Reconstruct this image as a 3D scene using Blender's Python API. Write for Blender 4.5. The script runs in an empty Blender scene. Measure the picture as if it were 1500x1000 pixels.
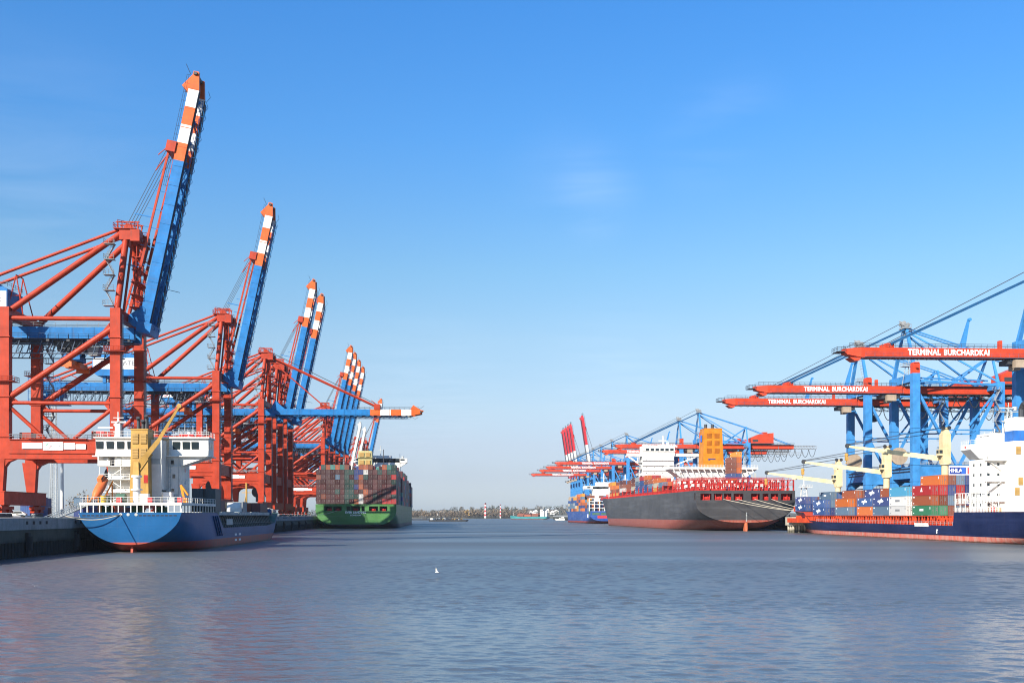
import bpy, math, random
from mathutils import Vector, Matrix
R = math.radians
rnd = random.Random(7)
C = bpy.context.scene

# ------------------------------------------------------------------ camera, world, sun, exposure
F = 1580.0                     # focal length in pixels of the 1500-wide photograph
CH = 7.2                       # eye height above the water
AZ = math.atan(95 / F)         # the quays run along +Y; the camera is turned this far to the right
CA, SA = math.cos(AZ), math.sin(AZ)
HZ = 754.0                     # row of the horizon
cam = bpy.data.cameras.new('camera')
cam.sensor_width = 36; cam.lens = 36 * F / 1500
cam.shift_y = (HZ - 500) / 1500
cam.clip_start = 0.5; cam.clip_end = 30000
co = bpy.data.objects.new('camera', cam); C.collection.objects.link(co)
co.location = (0, 0, CH); co.rotation_euler = (R(90), 0, -AZ)
C.camera = co
C.cycles.filter_width = 1.1

SUN_EL, SUN_AZ = R(30), math.atan2(-0.62, -0.78)      # azimuth from +Y towards +X
w = bpy.data.worlds.new('World'); C.world = w; w.use_nodes = True
nt = w.node_tree; nt.nodes.clear()
out = nt.nodes.new('ShaderNodeOutputWorld'); bg = nt.nodes.new('ShaderNodeBackground')
sky = nt.nodes.new('ShaderNodeTexSky'); sky.sky_type = 'NISHITA'; sky.sun_disc = False
sky.sun_elevation = SUN_EL; sky.sun_rotation = SUN_AZ % (2 * math.pi)
sky.altitude = 0; sky.air_density = 1.0; sky.dust_density = 0.55; sky.ozone_density = 2.6
hs = nt.nodes.new('ShaderNodeHueSaturation'); hs.inputs['Saturation'].default_value = 1.12
hs.inputs['Hue'].default_value = 0.497
# thin wisps of cirrus: noise over the direction, projected on a flat layer
tc = nt.nodes.new('ShaderNodeTexCoord'); sp = nt.nodes.new('ShaderNodeSeparateXYZ')
nt.links.new(tc.outputs['Generated'], sp.inputs[0])
mx = nt.nodes.new('ShaderNodeMath'); mx.operation = 'MAXIMUM'; mx.inputs[1].default_value = 0.06
nt.links.new(sp.outputs['Z'], mx.inputs[0])
dv = nt.nodes.new('ShaderNodeVectorMath'); dv.operation = 'DIVIDE'
cb = nt.nodes.new('ShaderNodeCombineXYZ')
for i in range(3): nt.links.new(mx.outputs[0], cb.inputs[i])
nt.links.new(tc.outputs['Generated'], dv.inputs[0]); nt.links.new(cb.outputs[0], dv.inputs[1])
mp = nt.nodes.new('ShaderNodeMapping'); mp.inputs['Scale'].default_value = (1.5, 2.6, 1); mp.inputs['Rotation'].default_value = (0, 0, 0.5)
mp.inputs['Location'].default_value = (0.35, 1.9, 0)
nt.links.new(dv.outputs[0], mp.inputs['Vector'])
nz = nt.nodes.new('ShaderNodeTexNoise'); nz.inputs['Scale'].default_value = 1.1; nz.inputs['Detail'].default_value = 9; nz.inputs['Roughness'].default_value = 0.55
nz.inputs['Distortion'].default_value = 0.6
nt.links.new(mp.outputs[0], nz.inputs['Vector'])
rp = nt.nodes.new('ShaderNodeValToRGB'); rp.color_ramp.elements[0].position = 0.36; rp.color_ramp.elements[1].position = 0.8
rp.color_ramp.elements[0].color = (0, 0, 0, 1); rp.color_ramp.elements[1].color = (0.3, 0.3, 0.3, 1)
nt.links.new(nz.outputs['Fac'], rp.inputs[0])
mix = nt.nodes.new('ShaderNodeMix'); mix.data_type = 'RGBA'
mix.inputs[7].default_value = (6.2, 6.6, 7.2, 1)
def wisp(px, py, rad, amt):
    d = Vector(((px - 750) / F * CA + SA, -(px - 750) / F * SA + CA, (HZ - py) / F)).normalized()
    n = nt.nodes.new('ShaderNodeVectorMath'); n.operation = 'DISTANCE'; n.inputs[1].default_value = d; nt.links.new(tc.outputs['Generated'], n.inputs[0])
    r_ = nt.nodes.new('ShaderNodeMapRange'); r_.interpolation_type = 'SMOOTHSTEP'; nt.links.new(n.outputs['Value'], r_.inputs[0])
    r_.inputs[1].default_value = 0; r_.inputs[2].default_value = rad; r_.inputs[3].default_value = amt; r_.inputs[4].default_value = 0; return r_.outputs[0]
tot = None
for a_ in ((872, 282, .05, .34), (840, 270, .08, .14), (1030, 205, .06, .22), (1090, 160, .05, .16), (40, 245, .16, .22), (900, 565, .1, .2), (620, 590, .12, .2)):
    o_ = wisp(*a_)
    if tot is None: tot = o_
    else:
        ad = nt.nodes.new('ShaderNodeMath'); nt.links.new(tot, ad.inputs[0]); nt.links.new(o_, ad.inputs[1]); tot = ad.outputs[0]
mm = nt.nodes.new('ShaderNodeMath'); mm.operation = 'MULTIPLY'; nt.links.new(rp.outputs[0], mm.inputs[0]); nt.links.new(tot, mm.inputs[1])
nt.links.new(mm.outputs[0], mix.inputs[0])
# cooler air towards the horizon than the model gives
tr = nt.nodes.new('ShaderNodeValToRGB')
E = tr.color_ramp.elements
TINT = [(.0, .43, .52, .80), (.036, .423, .432, .597), (.066, .498, .458, .555), (.097, .59, .53, .562), (.159, .668, .625, .61), (.219, .605, .678, .685), (.331, .432, .706, .894), (.427, .358, .709, .982), (1, .34, .7, 1)]
for i, (z, r_, g_, b_) in enumerate(TINT):
    e = E[0] if i == 0 else (E[len(E) - 1] if i == len(TINT) - 1 else E.new(z))
    e.position = z; e.color = (r_, g_, b_, 1)
nt.links.new(sp.outputs['Z'], tr.inputs[0])
tm = nt.nodes.new('ShaderNodeMix'); tm.data_type = 'RGBA'; tm.blend_type = 'MULTIPLY'; tm.inputs[0].default_value = 1
nt.links.new(sky.outputs[0], hs.inputs['Color']); nt.links.new(hs.outputs[0], tm.inputs[6]); nt.links.new(tr.outputs[0], tm.inputs[7]); nt.links.new(tm.outputs[2], mix.inputs[6])
nt.links.new(mix.outputs[2], bg.inputs['Color'])
bg.inputs['Strength'].default_value = 0.118
nt.links.new(bg.outputs[0], out.inputs[0])

sl = bpy.data.lights.new('sun', 'SUN'); sl.energy = 5.0; sl.angle = R(0.53); sl.color = (1.0, 0.93, 0.83)
so = bpy.data.objects.new('sun', sl); C.collection.objects.link(so)
tosun = Vector((math.sin(SUN_AZ) * math.cos(SUN_EL), math.cos(SUN_AZ) * math.cos(SUN_EL), math.sin(SUN_EL)))
so.rotation_euler = tosun.to_track_quat('Z', 'Y').to_euler()
C.view_settings.view_transform = 'Standard'; C.view_settings.look = 'None'; C.view_settings.gamma = 1
C.view_settings.exposure = 0.97

# ------------------------------------------------------------------ helpers
def XY(px, d):
    l = (px - 750) / F * d
    return l * CA + d * SA, -l * SA + d * CA
def YD(X, d): return (d - X * SA) / CA
def ZZ(y, d): return CH + (HZ - y) * d / F

class MB:
    def __init__(s): s.v, s.f, s.m = [], [], []
    def add(s, vs, fs, m=0):
        o = len(s.v); s.v += [tuple(v) for v in vs]; s.f += [tuple(o + i for i in f) for f in fs]; s.m += [m] * len(fs); return s
    def box(s, x0, x1, y0, y1, z0, z1, m=0):
        return s.add([(x0,y0,z0),(x1,y0,z0),(x1,y1,z0),(x0,y1,z0),(x0,y0,z1),(x1,y0,z1),(x1,y1,z1),(x0,y1,z1)],
                     [(0,3,2,1),(4,5,6,7),(0,1,5,4),(1,2,6,5),(2,3,7,6),(3,0,4,7)], m)
    def frus(s, x, y, z0, z1, a0, b0, a1, b1, m=0, x1=None, y1=None):
        X1 = x if x1 is None else x1; Y1 = y if y1 is None else y1
        return s.add([(x-a0,y-b0,z0),(x+a0,y-b0,z0),(x+a0,y+b0,z0),(x-a0,y+b0,z0),(X1-a1,Y1-b1,z1),(X1+a1,Y1-b1,z1),(X1+a1,Y1+b1,z1),(X1-a1,Y1+b1,z1)],
                     [(0,3,2,1),(4,5,6,7),(0,1,5,4),(1,2,6,5),(2,3,7,6),(3,0,4,7)], m)
    def _fr(s, p, q):
        p, q = Vector(p), Vector(q); d = (q - p)
        if d.length < 1e-6: d = Vector((0, 0, 1e-3))
        d.normalize()
        u = Vector((0, 0, 1)) if abs(d.z) < 0.95 else Vector((1, 0, 0))
        a = d.cross(u).normalized(); b = a.cross(d).normalized()
        return p, q, a, b
    def beam(s, p, q, w, h, m=0, w2=None, h2=None):
        p, q, a, b = s._fr(p, q); w2 = w if w2 is None else w2; h2 = h if h2 is None else h2
        vs = [p - a*w/2 - b*h/2, p + a*w/2 - b*h/2, p + a*w/2 + b*h/2, p - a*w/2 + b*h/2,
              q - a*w2/2 - b*h2/2, q + a*w2/2 - b*h2/2, q + a*w2/2 + b*h2/2, q - a*w2/2 + b*h2/2]
        return s.add(vs, [(0,1,2,3),(7,6,5,4),(0,4,5,1),(1,5,6,2),(2,6,7,3),(3,7,4,0)], m)
    def tube(s, p, q, r, n=10, r2=None, m=0):
        p, q, a, b = s._fr(p, q); r2 = r if r2 is None else r2; vs = []
        for c, rr in ((p, r), (q, r2)):
            for i in range(n):
                t = 2 * math.pi * i / n; vs.append(c + a * rr * math.cos(t) + b * rr * math.sin(t))
        fs = [(i, i + n, (i + 1) % n + n, (i + 1) % n) for i in range(n)]
        fs += [tuple(range(n)), tuple(range(2 * n - 1, n - 1, -1))]
        return s.add(vs, fs, m)
    def wire(s, pts, r=0.05, n=5, m=0):
        for a, b in zip(pts, pts[1:]): s.tube(a, b, r, n, m=m)
        return s
    def disc(s, c, axis, r, h, n=28, m=0):
        c, axis = Vector(c), Vector(axis).normalized(); return s.tube(c - axis * h / 2, c + axis * h / 2, r, n, m=m)
    def prism(s, pts, axis, a, b, m=0):
        n = len(pts)
        def P(p, t): return {'x': (t, p[0], p[1]), 'y': (p[0], t, p[1]), 'z': (p[0], p[1], t)}[axis]
        vs = [P(p, a) for p in pts] + [P(p, b) for p in pts]
        fs = [(i, (i + 1) % n, (i + 1) % n + n, i + n) for i in range(n)] + [tuple(range(n - 1, -1, -1)), tuple(range(n, 2 * n))]
        return s.add(vs, fs, m)
    def rail(s, p, q, h=1.1, step=2.0, r=0.045, m=0):
        p, q = Vector(p), Vector(q); n = max(1, int((q - p).length / step)); up = Vector((0, 0, h))
        for i in range(n + 1):
            c = p.lerp(q, i / n); s.tube(c, c + up, r, 4, m=m)
        for k in (1.0, 0.55): s.tube(p + up * k, q + up * k, r, 4, m=m)
        return s
    def ladder_truss(s, p, q, h, n, r, m=0, zig=True):
        p, q = Vector(p), Vector(q); up = Vector((0, 0, h)); s.tube(p, q, r, 4, m=m); s.tube(p + up, q + up, r, 4, m=m)
        for i in range(n + 1):
            a = p.lerp(q, i / n); s.tube(a, a + up, r * .8, 4, m=m)
            if zig and i < n: s.tube(a, p.lerp(q, (i + 1) / n) + up, r * .8, 4, m=m)
        return s
    def build(s, name, mats, parent=None, smooth=None, loc=None):
        me = bpy.data.meshes.new(name); me.from_pydata(s.v, [], s.f)
        mats = mats if isinstance(mats, (list, tuple)) else [mats]
        for m in mats: me.materials.append(m)
        me.polygons.foreach_set('material_index', s.m)
        if smooth:
            me.polygons.foreach_set('use_smooth', [True] * len(s.f)); me.update(); me.set_sharp_from_angle(angle=R(smooth))
        me.update()
        import bmesh
        bm = bmesh.new(); bm.from_mesh(me); bmesh.ops.recalc_face_normals(bm, faces=bm.faces); bm.to_mesh(me); bm.free()
        o = bpy.data.objects.new(name, me); C.collection.objects.link(o)
        if parent: o.parent = parent
        if loc: o.location = loc
        return o

def tag(o, label=None, cat=None, group=None, kind=None):
    if label: o['label'] = label
    if cat: o['category'] = cat
    if group: o['group'] = group
    if kind: o['kind'] = kind
    return o
def thing(name, label, cat, loc=(0, 0, 0), rz=0, group=None):
    o = bpy.data.objects.new(name, None); C.collection.objects.link(o); o.empty_display_size = 0.3
    o.location = loc; o.rotation_euler = (0, 0, rz); return tag(o, label, cat, group)
def copy_tree(o, parent=None):
    c = o.copy(); C.collection.objects.link(c)
    if parent: c.parent = parent
    for ch in o.children: copy_tree(ch, c)
    return c
def text(s, size, mat, parent, loc, rot, name='lettering', bold=0.0, ext=0.01, width=None, align='CENTER'):
    cu = bpy.data.curves.new(name, 'FONT'); cu.body = s; cu.size = size; cu.extrude = ext; cu.offset = bold * size
    cu.align_x = align; cu.align_y = 'CENTER'; cu.materials.append(mat); cu.space_character = 1.05
    cu.resolution_u = 3
    o = bpy.data.objects.new(name, cu); C.collection.objects.link(o); o.parent = parent
    o.location = loc; o.rotation_euler = rot
    bpy.context.view_layer.update(); dg = bpy.context.evaluated_depsgraph_get()
    me = bpy.data.meshes.new_from_object(o.evaluated_get(dg)); bpy.data.objects.remove(o)
    o = bpy.data.objects.new(name, me); C.collection.objects.link(o); o.parent = parent; o.location = loc; o.rotation_euler = rot
    if width:
        xs = [v.co.x for v in me.vertices]; o.scale.x = width / max(max(xs) - min(xs), .01)
    return o

# ------------------------------------------------------------------ materials
def newmat(name):
    m = bpy.data.materials.new(name); m.use_nodes = True
    return m, m.node_tree, m.node_tree.nodes['Principled BSDF']
def mixrgb(nt, fac, a, b, blend='MIX'):
    n = nt.nodes.new('ShaderNodeMix'); n.data_type = 'RGBA'; n.blend_type = blend
    for i, v in ((0, fac), (6, a), (7, b)):
        if hasattr(v, 'links'): nt.links.new(v, n.inputs[i])
        elif i == 0: n.inputs[0].default_value = v
        else: n.inputs[i].default_value = (*v, 1)
    return n.outputs[2]
def noise(nt, vec, scale, detail=4, rough=.55):
    n = nt.nodes.new('ShaderNodeTexNoise'); n.inputs['Scale'].default_value = scale; n.inputs['Detail'].default_value = detail
    n.inputs['Roughness'].default_value = rough; nt.links.new(vec, n.inputs['Vector']); return n.outputs['Fac']
def ramp(nt, fac, lo, hi, a=0.0, b=1.0):
    n = nt.nodes.new('ShaderNodeMapRange'); n.inputs[1].default_value = lo; n.inputs[2].default_value = hi
    n.inputs[3].default_value = a; n.inputs[4].default_value = b; nt.links.new(fac, n.inputs[0]); return n.outputs[0]
def coords(nt, kind='Object', scale=(1, 1, 1)):
    t = nt.nodes.new('ShaderNodeTexCoord'); m = nt.nodes.new('ShaderNodeMapping'); m.inputs['Scale'].default_value = scale
    nt.links.new(t.outputs[kind], m.inputs[0]); return m.outputs[0]
def paint(name, rgb, rough=.45, wear=.35, streak=.3, dirt=(.09, .065, .05), metal=0, scale=.5, spec=.18):
    """Weathered paint: faded patches, grime that runs down, a few rust spots."""
    rgb = tuple(c * .84 for c in rgb)
    m, nt, p = newmat(name)
    v = coords(nt); vs = coords(nt, scale=(2.2, 2.2, .18))
    fade = tuple(min(1, c * 1.15 + .004) for c in rgb); dark = tuple(c * .62 for c in rgb)
    c = mixrgb(nt, ramp(nt, noise(nt, v, scale * .6, 7, .65), .34, .66), dark, fade)
    c = mixrgb(nt, min(1, wear + .3), rgb, c)
    c = mixrgb(nt, ramp(nt, noise(nt, vs, 1.3, 6, .65), .53, .78, 0, min(1, streak * 1.5)), c, dirt)
    c = mixrgb(nt, ramp(nt, noise(nt, v, 2.6, 7, .7), .66, .78, 0, streak * .9), c, (.16, .07, .035))
    nt.links.new(c, p.inputs['Base Color'])
    nt.links.new(ramp(nt, noise(nt, v, 3, 4), .3, .7, rough - .1, rough + .15), p.inputs['Roughness'])
    p.inputs['Metallic'].default_value = metal; p.inputs['Specular IOR Level'].default_value = spec
    return m
def hullpaint(name, top, boot, z0, scuff=.3, rough=.42, boot2=None, scale=1.0, gray=(.3, .3, .3), spec=.2):
    """Hull: topside colour above z0, boot-topping below, plate seams, scuffs, run-off streaks, weed at the waterline."""
    top = tuple(c * .82 for c in top); boot = tuple(c * .82 for c in boot)
    m, nt, p = newmat(name)
    v = coords(nt); t = nt.nodes.new('ShaderNodeTexCoord'); s = nt.nodes.new('ShaderNodeSeparateXYZ'); nt.links.new(t.outputs['Object'], s.inputs[0])
    vs = coords(nt, scale=(.5, .5, .04)); vh = coords(nt, scale=(.05, .05, .7))
    top2 = tuple(c * .72 for c in top); topf = tuple(c * 1.1 + .008 for c in top)
    c = mixrgb(nt, ramp(nt, noise(nt, v, .12 * scale, 6), .3, .7), top2, topf)
    c = mixrgb(nt, ramp(nt, noise(nt, vh, .5 * scale, 6, .65), .5, .75, 0, scuff), c, gray)
    b = mixrgb(nt, ramp(nt, noise(nt, vs, 1.5 * scale, 6, .7), .35, .7), boot, boot2 or tuple(x * .45 + .04 for x in boot))
    edge = ramp(nt, s.outputs['Z'], z0 - .06, z0 + .06)
    c = mixrgb(nt, edge, b, c)
    c = mixrgb(nt, ramp(nt, noise(nt, vs, 2.2 * scale, 7, .7), .57, .8, 0, scuff), c, (.13, .07, .05))
    weed = nt.nodes.new('ShaderNodeMath'); weed.operation = 'ADD'
    nt.links.new(s.outputs['Z'], weed.inputs[0]); nt.links.new(ramp(nt, noise(nt, v, .7, 4), 0, 1, -.35, .35), weed.inputs[1])
    c = mixrgb(nt, ramp(nt, weed.outputs[0], .15, .55, .85, 0), c, (.03, .03, .02))
    nt.links.new(c, p.inputs['Base Color']); p.inputs['Roughness'].default_value = rough; p.inputs['Specular IOR Level'].default_value = spec
    # plate seams and slight panting of the plates
    w1 = nt.nodes.new('ShaderNodeTexBrick'); w1.inputs['Scale'].default_value = .1; w1.inputs['Mortar Size'].default_value = .004
    w1.inputs['Color1'].default_value = w1.inputs['Color2'].default_value = (1, 1, 1, 1); w1.inputs['Mortar'].default_value = (0, 0, 0, 1)
    cx = nt.nodes.new('ShaderNodeCombineXYZ'); ad = nt.nodes.new('ShaderNodeMath'); nt.links.new(s.outputs['X'], ad.inputs[0]); nt.links.new(s.outputs['Y'], ad.inputs[1])
    nt.links.new(ad.outputs[0], cx.inputs[0]); nt.links.new(s.outputs['Z'], cx.inputs[1]); nt.links.new(cx.outputs[0], w1.inputs['Vector'])
    h = nt.nodes.new('ShaderNodeMath'); h.operation = 'ADD'; nt.links.new(w1.outputs['Color'], h.inputs[0])
    nt.links.new(ramp(nt, noise(nt, v, .5, 3), 0, 1, 0, 1.6), h.inputs[1])
    bp = nt.nodes.new('ShaderNodeBump'); bp.inputs['Strength'].default_value = .35; bp.inputs['Distance'].default_value = .05
    nt.links.new(h.outputs[0], bp.inputs['Height']); nt.links.new(bp.outputs[0], p.inputs['Normal'])
    return m
def boxpaint(name, rgb):
    """Container steel: trapezoid corrugation, faded paint, rust at the seams."""
    rgb = tuple(c * .84 for c in rgb)
    m, nt, p = newmat(name); v = coords(nt)
    oi = nt.nodes.new('ShaderNodeObjectInfo')
    dark = tuple(c * .7 for c in rgb); fade = tuple(c * .9 + .03 for c in rgb)
    c = mixrgb(nt, oi.outputs['Random'], dark, fade)
    c = mixrgb(nt, ramp(nt, noise(nt, coords(nt, scale=(1, 1, .3)), .9, 6, .7), .5, .8, 0, .45), c, tuple(x * .6 + .02 for x in rgb))
    c = mixrgb(nt, ramp(nt, noise(nt, v, 1.7, 7, .72), .62, .74, 0, .5), c, (.15, .07, .04))
    nt.links.new(c, p.inputs['Base Color']); p.inputs['Roughness'].default_value = .5; p.inputs['Specular IOR Level'].default_value = .2
    wv = nt.nodes.new('ShaderNodeTexWave'); wv.inputs['Scale'].default_value = 1.1; wv.bands_direction = 'DIAGONAL'
    nt.links.new(coords(nt, scale=(1, 1, 0)), wv.inputs['Vector'])
    bp = nt.nodes.new('ShaderNodeBump'); bp.inputs['Strength'].default_value = .5; bp.inputs['Distance'].default_value = .04
    nt.links.new(wv.outputs['Fac'], bp.inputs['Height']); nt.links.new(bp.outputs[0], p.inputs['Normal'])
    return m
def flat(name, rgb, rough=.5, metal=0):
    m, nt, p = newmat(name); v = coords(nt)
    c = mixrgb(nt, noise(nt, v, .8, 5), tuple(x * .8 for x in rgb), tuple(min(1, x * 1.12) for x in rgb))
    nt.links.new(c, p.inputs['Base Color']); p.inputs['Roughness'].default_value = rough; p.inputs['Metallic'].default_value = metal; return m

M = dict(
    crane_red=paint('crane_red', (.43, .042, .013), wear=.4), crane_blue=paint('crane_blue', (.012, .165, .43), wear=.35),
    stripe_orange=paint('stripe_orange', (.66, .12, .02)), white=paint('white_paint', (.8, .78, .72), streak=.08, wear=.25),
    pale_boom=paint('pale_boom', (.7, .68, .62)),
    blue=paint('light_blue_steel', (.05, .245, .55), wear=.35, streak=.2), boom_red=paint('boom_red', (.58, .06, .022), streak=.2),
    pink_red=paint('bright_red', (.62, .03, .04), streak=.15),
    dark=flat('dark_steel', (.03, .033, .038), .6), grey=paint('grey_steel', (.3, .31, .31), streak=.3), wire=flat('wire_rope', (.05, .05, .055), .6),
    walk=flat('walkway_grating', (.045, .07, .11), .7), hose=flat('black_hose', (.02, .02, .022), .6), rope=flat('mooring_rope', (.5, .44, .33), .8),
    glass=flat('dark_glass', (.02, .03, .035), .08), yellow=paint('ochre_paint', (.52, .3, .075), streak=.25), cream=paint('cream_paint', (.72, .58, .33), streak=.18),
    orange=paint('orange_paint', (.78, .25, .02), streak=.15), lifeboat=paint('lifeboat_orange', (.75, .17, .05), streak=.15), ladderred=paint('lashing_red', (.5, .03, .025), streak=.3),
    navyred=paint('deck_red', (.62, .07, .02), streak=.3), sign_white=flat('sign_white', (.8, .8, .78)), sign_grey=flat('sign_grey', (.1, .105, .12)), stay_blue_shaded=paint('stay_blue_shaded', (.016, .085, .2)),  # forestay blue is darkened to carry the shading on the stays
    sign_green=flat('sign_green', (.02, .3, .15)), sign_red=flat('sign_red', (.6, .03, .03)), sign_navy=flat('sign_navy', (.02, .04, .22)), sign_blue=flat('sign_blue', (.03, .12, .5)),
    letter=flat('white_letters', (.82, .82, .8)), reel=paint('tan_reel', (.4, .31, .22)), slategrey=paint('slate_grey', (.1, .14, .15)), palegrey=paint('pale_grey', (.5, .52, .5), streak=.35),
    deckgreen=paint('deck_green', (.07, .15, .1)), hole_shade=flat('recess_shade', (.012, .012, .014), .8), tyre=flat('rubber', (.02, .02, .02), .85),  # near-black here paints the shade inside slots and recesses
    striped=paint('tan_louvre', (.45, .28, .09)),
)
# ------------------------------------------------------------------ the setting: water, quays, far shore
QL, QR, QTOP = -71.3, 162.0, 6.7
import numpy as np
def water_mat():
    m, nt, p = newmat('harbour_water')
    g = nt.nodes.new('ShaderNodeNewGeometry'); mp_ = nt.nodes.new('ShaderNodeMapping'); nt.links.new(g.outputs['Position'], mp_.inputs[0]); mp_.inputs['Scale'].default_value = (.7, 1, 1)
    bp = nt.nodes.new('ShaderNodeBump'); bp.inputs['Strength'].default_value = 1.0; bp.inputs['Distance'].default_value = .02
    nt.links.new(noise(nt, mp_.outputs[0], 5.5, 3, .6), bp.inputs['Height']); nt.links.new(bp.outputs[0], p.inputs['Normal'])
    mp3 = nt.nodes.new('ShaderNodeMapping'); nt.links.new(g.outputs['Position'], mp3.inputs[0]); mp3.inputs['Scale'].default_value = (.25, 1, 1)
    nt.links.new(mixrgb(nt, noise(nt, mp3.outputs[0], .02, 3), WATER_A, WATER_B), p.inputs['Base Color'])
    at = nt.nodes.new('ShaderNodeAttribute'); at.attribute_name = 'ripple'          # slopes finer than the mesh, as roughness
    nt.links.new(at.outputs['Fac'], p.inputs['Roughness']); p.inputs['IOR'].default_value = 1.45
    return m
WATER_A, WATER_B = (.062, .078, .088), (.08, .083, .08)
def build_water():
    """Wind ripples as real geometry, the mesh coarser with distance; a plain sheet outside the wedge that can be seen."""
    rs = np.random.RandomState(4)
    na, r0, r1, half = 760, 26.0, 3200.0, R(37)
    r = np.concatenate([r0 * (190 / r0) ** (np.arange(1240) / 1240), 190 * (r1 / 190) ** (np.arange(520) / 519)]); nr = len(r); a = np.linspace(-half, half, na) + AZ
    RR, AA = np.meshgrid(r, a, indexing='ij'); X = RR * np.sin(AA); Y = RR * np.cos(AA)
    sp_ = np.maximum(np.gradient(r), 0.8 * r * 2 * half / (na - 1))[:, None]
    n = 84; lam = .42 * (3.3 / .42) ** ((np.arange(n) + rs.rand(n)) / n); th = rs.normal(0, .62, n) + R(12); ph = rs.rand(n) * 6.283
    s0 = SLOPE * math.sqrt(2 / n); H = np.zeros_like(X); lost = np.zeros_like(sp_)
    for l, t, f in zip(lam, th, ph):
        k = 2 * math.pi / l; w_ = np.clip(l / (2.2 * sp_) - 1, 0, 1); w_ = w_ * w_ * (3 - 2 * w_)
        lost += (1 - w_ ** 2) * s0 ** 2 / 2
        if w_.max() > 0:
            q = int(np.count_nonzero(w_ > 0)); H[:q] += (w_[:q] * s0 / k) * np.sin(k * (X[:q] * math.sin(t) + Y[:q] * math.cos(t)) + f)
    G = np.zeros_like(X)                       # gusts: broad patches of rougher and smoother water
    for _ in range(14):
        l = rs.uniform(18, 140); t = rs.uniform(-.5, .5); G += np.sin(2 * math.pi / l * (X * math.sin(t) * .5 + Y * math.cos(t)) + rs.rand() * 6.28)
    G = np.clip(1 + .1 * G, .6, 1.4); H *= G
    rough = np.sqrt(np.sqrt(2 * (lost * G ** 2) + .0006)).clip(.06, .5)
    nv = nr * na; co = np.stack([X, Y, H], -1).reshape(-1, 3)
    idx = np.arange(nv).reshape(nr, na); quads = np.stack([idx[:-1, :-1], idx[:-1, 1:], idx[1:, 1:], idx[1:, :-1]], -1).reshape(-1, 4)
    m_ = 48; ang = np.linspace(AZ + half, AZ - half + 2 * math.pi, m_)
    ext = np.concatenate([[[0, 0, 0]], np.stack([r1 * np.sin(ang), r1 * np.cos(ang), 0 * ang], -1), np.stack([r0 * np.sin(a), r0 * np.cos(a), H[0]], -1)])
    tri = [(nv, nv + 1 + i, nv + 2 + i) for i in range(m_ - 1)] + [(nv, nv + 1 + m_ + i, nv + 2 + m_ + i) for i in range(na - 1)]
    co = np.concatenate([co, ext]); loops = np.concatenate([quads.ravel(), np.array(tri).ravel()])
    me = bpy.data.meshes.new('water'); me.vertices.add(len(co)); me.vertices.foreach_set('co', co.astype(np.float32).ravel())
    nq, nt_ = len(quads), len(tri); me.loops.add(len(loops)); me.loops.foreach_set('vertex_index', loops.astype(np.int32))
    me.polygons.add(nq + nt_); me.polygons.foreach_set('loop_start', np.concatenate([np.arange(nq) * 4, nq * 4 + np.arange(nt_) * 3]).astype(np.int32))
    me.polygons.foreach_set('use_smooth', np.ones(nq + nt_, dtype=bool)); me.update(calc_edges=True)
    at = me.attributes.new('ripple', 'FLOAT', 'POINT'); at.data.foreach_set('value', np.concatenate([rough.ravel(), np.full(len(ext), .35)]).astype(np.float32))
    if sum(p.normal.z for p in list(me.polygons)[:50]) < 0: me.flip_normals()
    me.materials.append(water_mat()); o = bpy.data.objects.new('water', me); C.collection.objects.link(o); return tag(o, kind='structure')
SLOPE = .122
build_water()

def quaymat(name, base, low, z_mid, blot):
    m, nt, p = newmat(name); v = coords(nt); vs = coords(nt, scale=(.35, .35, .06))
    t = nt.nodes.new('ShaderNodeTexCoord'); s = nt.nodes.new('ShaderNodeSeparateXYZ'); nt.links.new(t.outputs['Object'], s.inputs[0])
    zz = nt.nodes.new('ShaderNodeMath'); nt.links.new(s.outputs['Z'], zz.inputs[0]); nt.links.new(ramp(nt, noise(nt, v, .25, 6, .7), 0, 1, -1.2, 1.2), zz.inputs[1])
    c = mixrgb(nt, ramp(nt, noise(nt, v, .6, 7, .65), .3, .75), tuple(x * .65 for x in base), base)
    c = mixrgb(nt, ramp(nt, noise(nt, vs, 2, 6, .7), .5, .75, 0, .75), c, blot)
    c = mixrgb(nt, ramp(nt, zz.outputs[0], z_mid + .4, z_mid - .4), c, mixrgb(nt, noise(nt, vs, 1.4, 6), low, tuple(x * 2 for x in low)))
    nt.links.new(c, p.inputs['Base Color']); p.inputs['Roughness'].default_value = .85
    bp = nt.nodes.new('ShaderNodeBump'); bp.inputs['Distance'].default_value = .06; nt.links.new(noise(nt, v, 1.2, 7, .7), bp.inputs['Height']); nt.links.new(bp.outputs[0], p.inputs['Normal'])
    return m
M['quay'] = quaymat('quay_concrete', (.075, .08, .062), (.008, .009, .008), 2.7, (.02, .024, .014))
M['quay_cap'] = quaymat('quay_capping', (.3, .31, .315), (.1, .1, .09), -9, (.08, .08, .07))
M['pave'] = flat('quay_paving', (.16, .155, .15), .85)
M['pier'] = quaymat('pier_concrete', (.5, .44, .33), (.05, .045, .03), 1.2, (.3, .26, .18))
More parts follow.
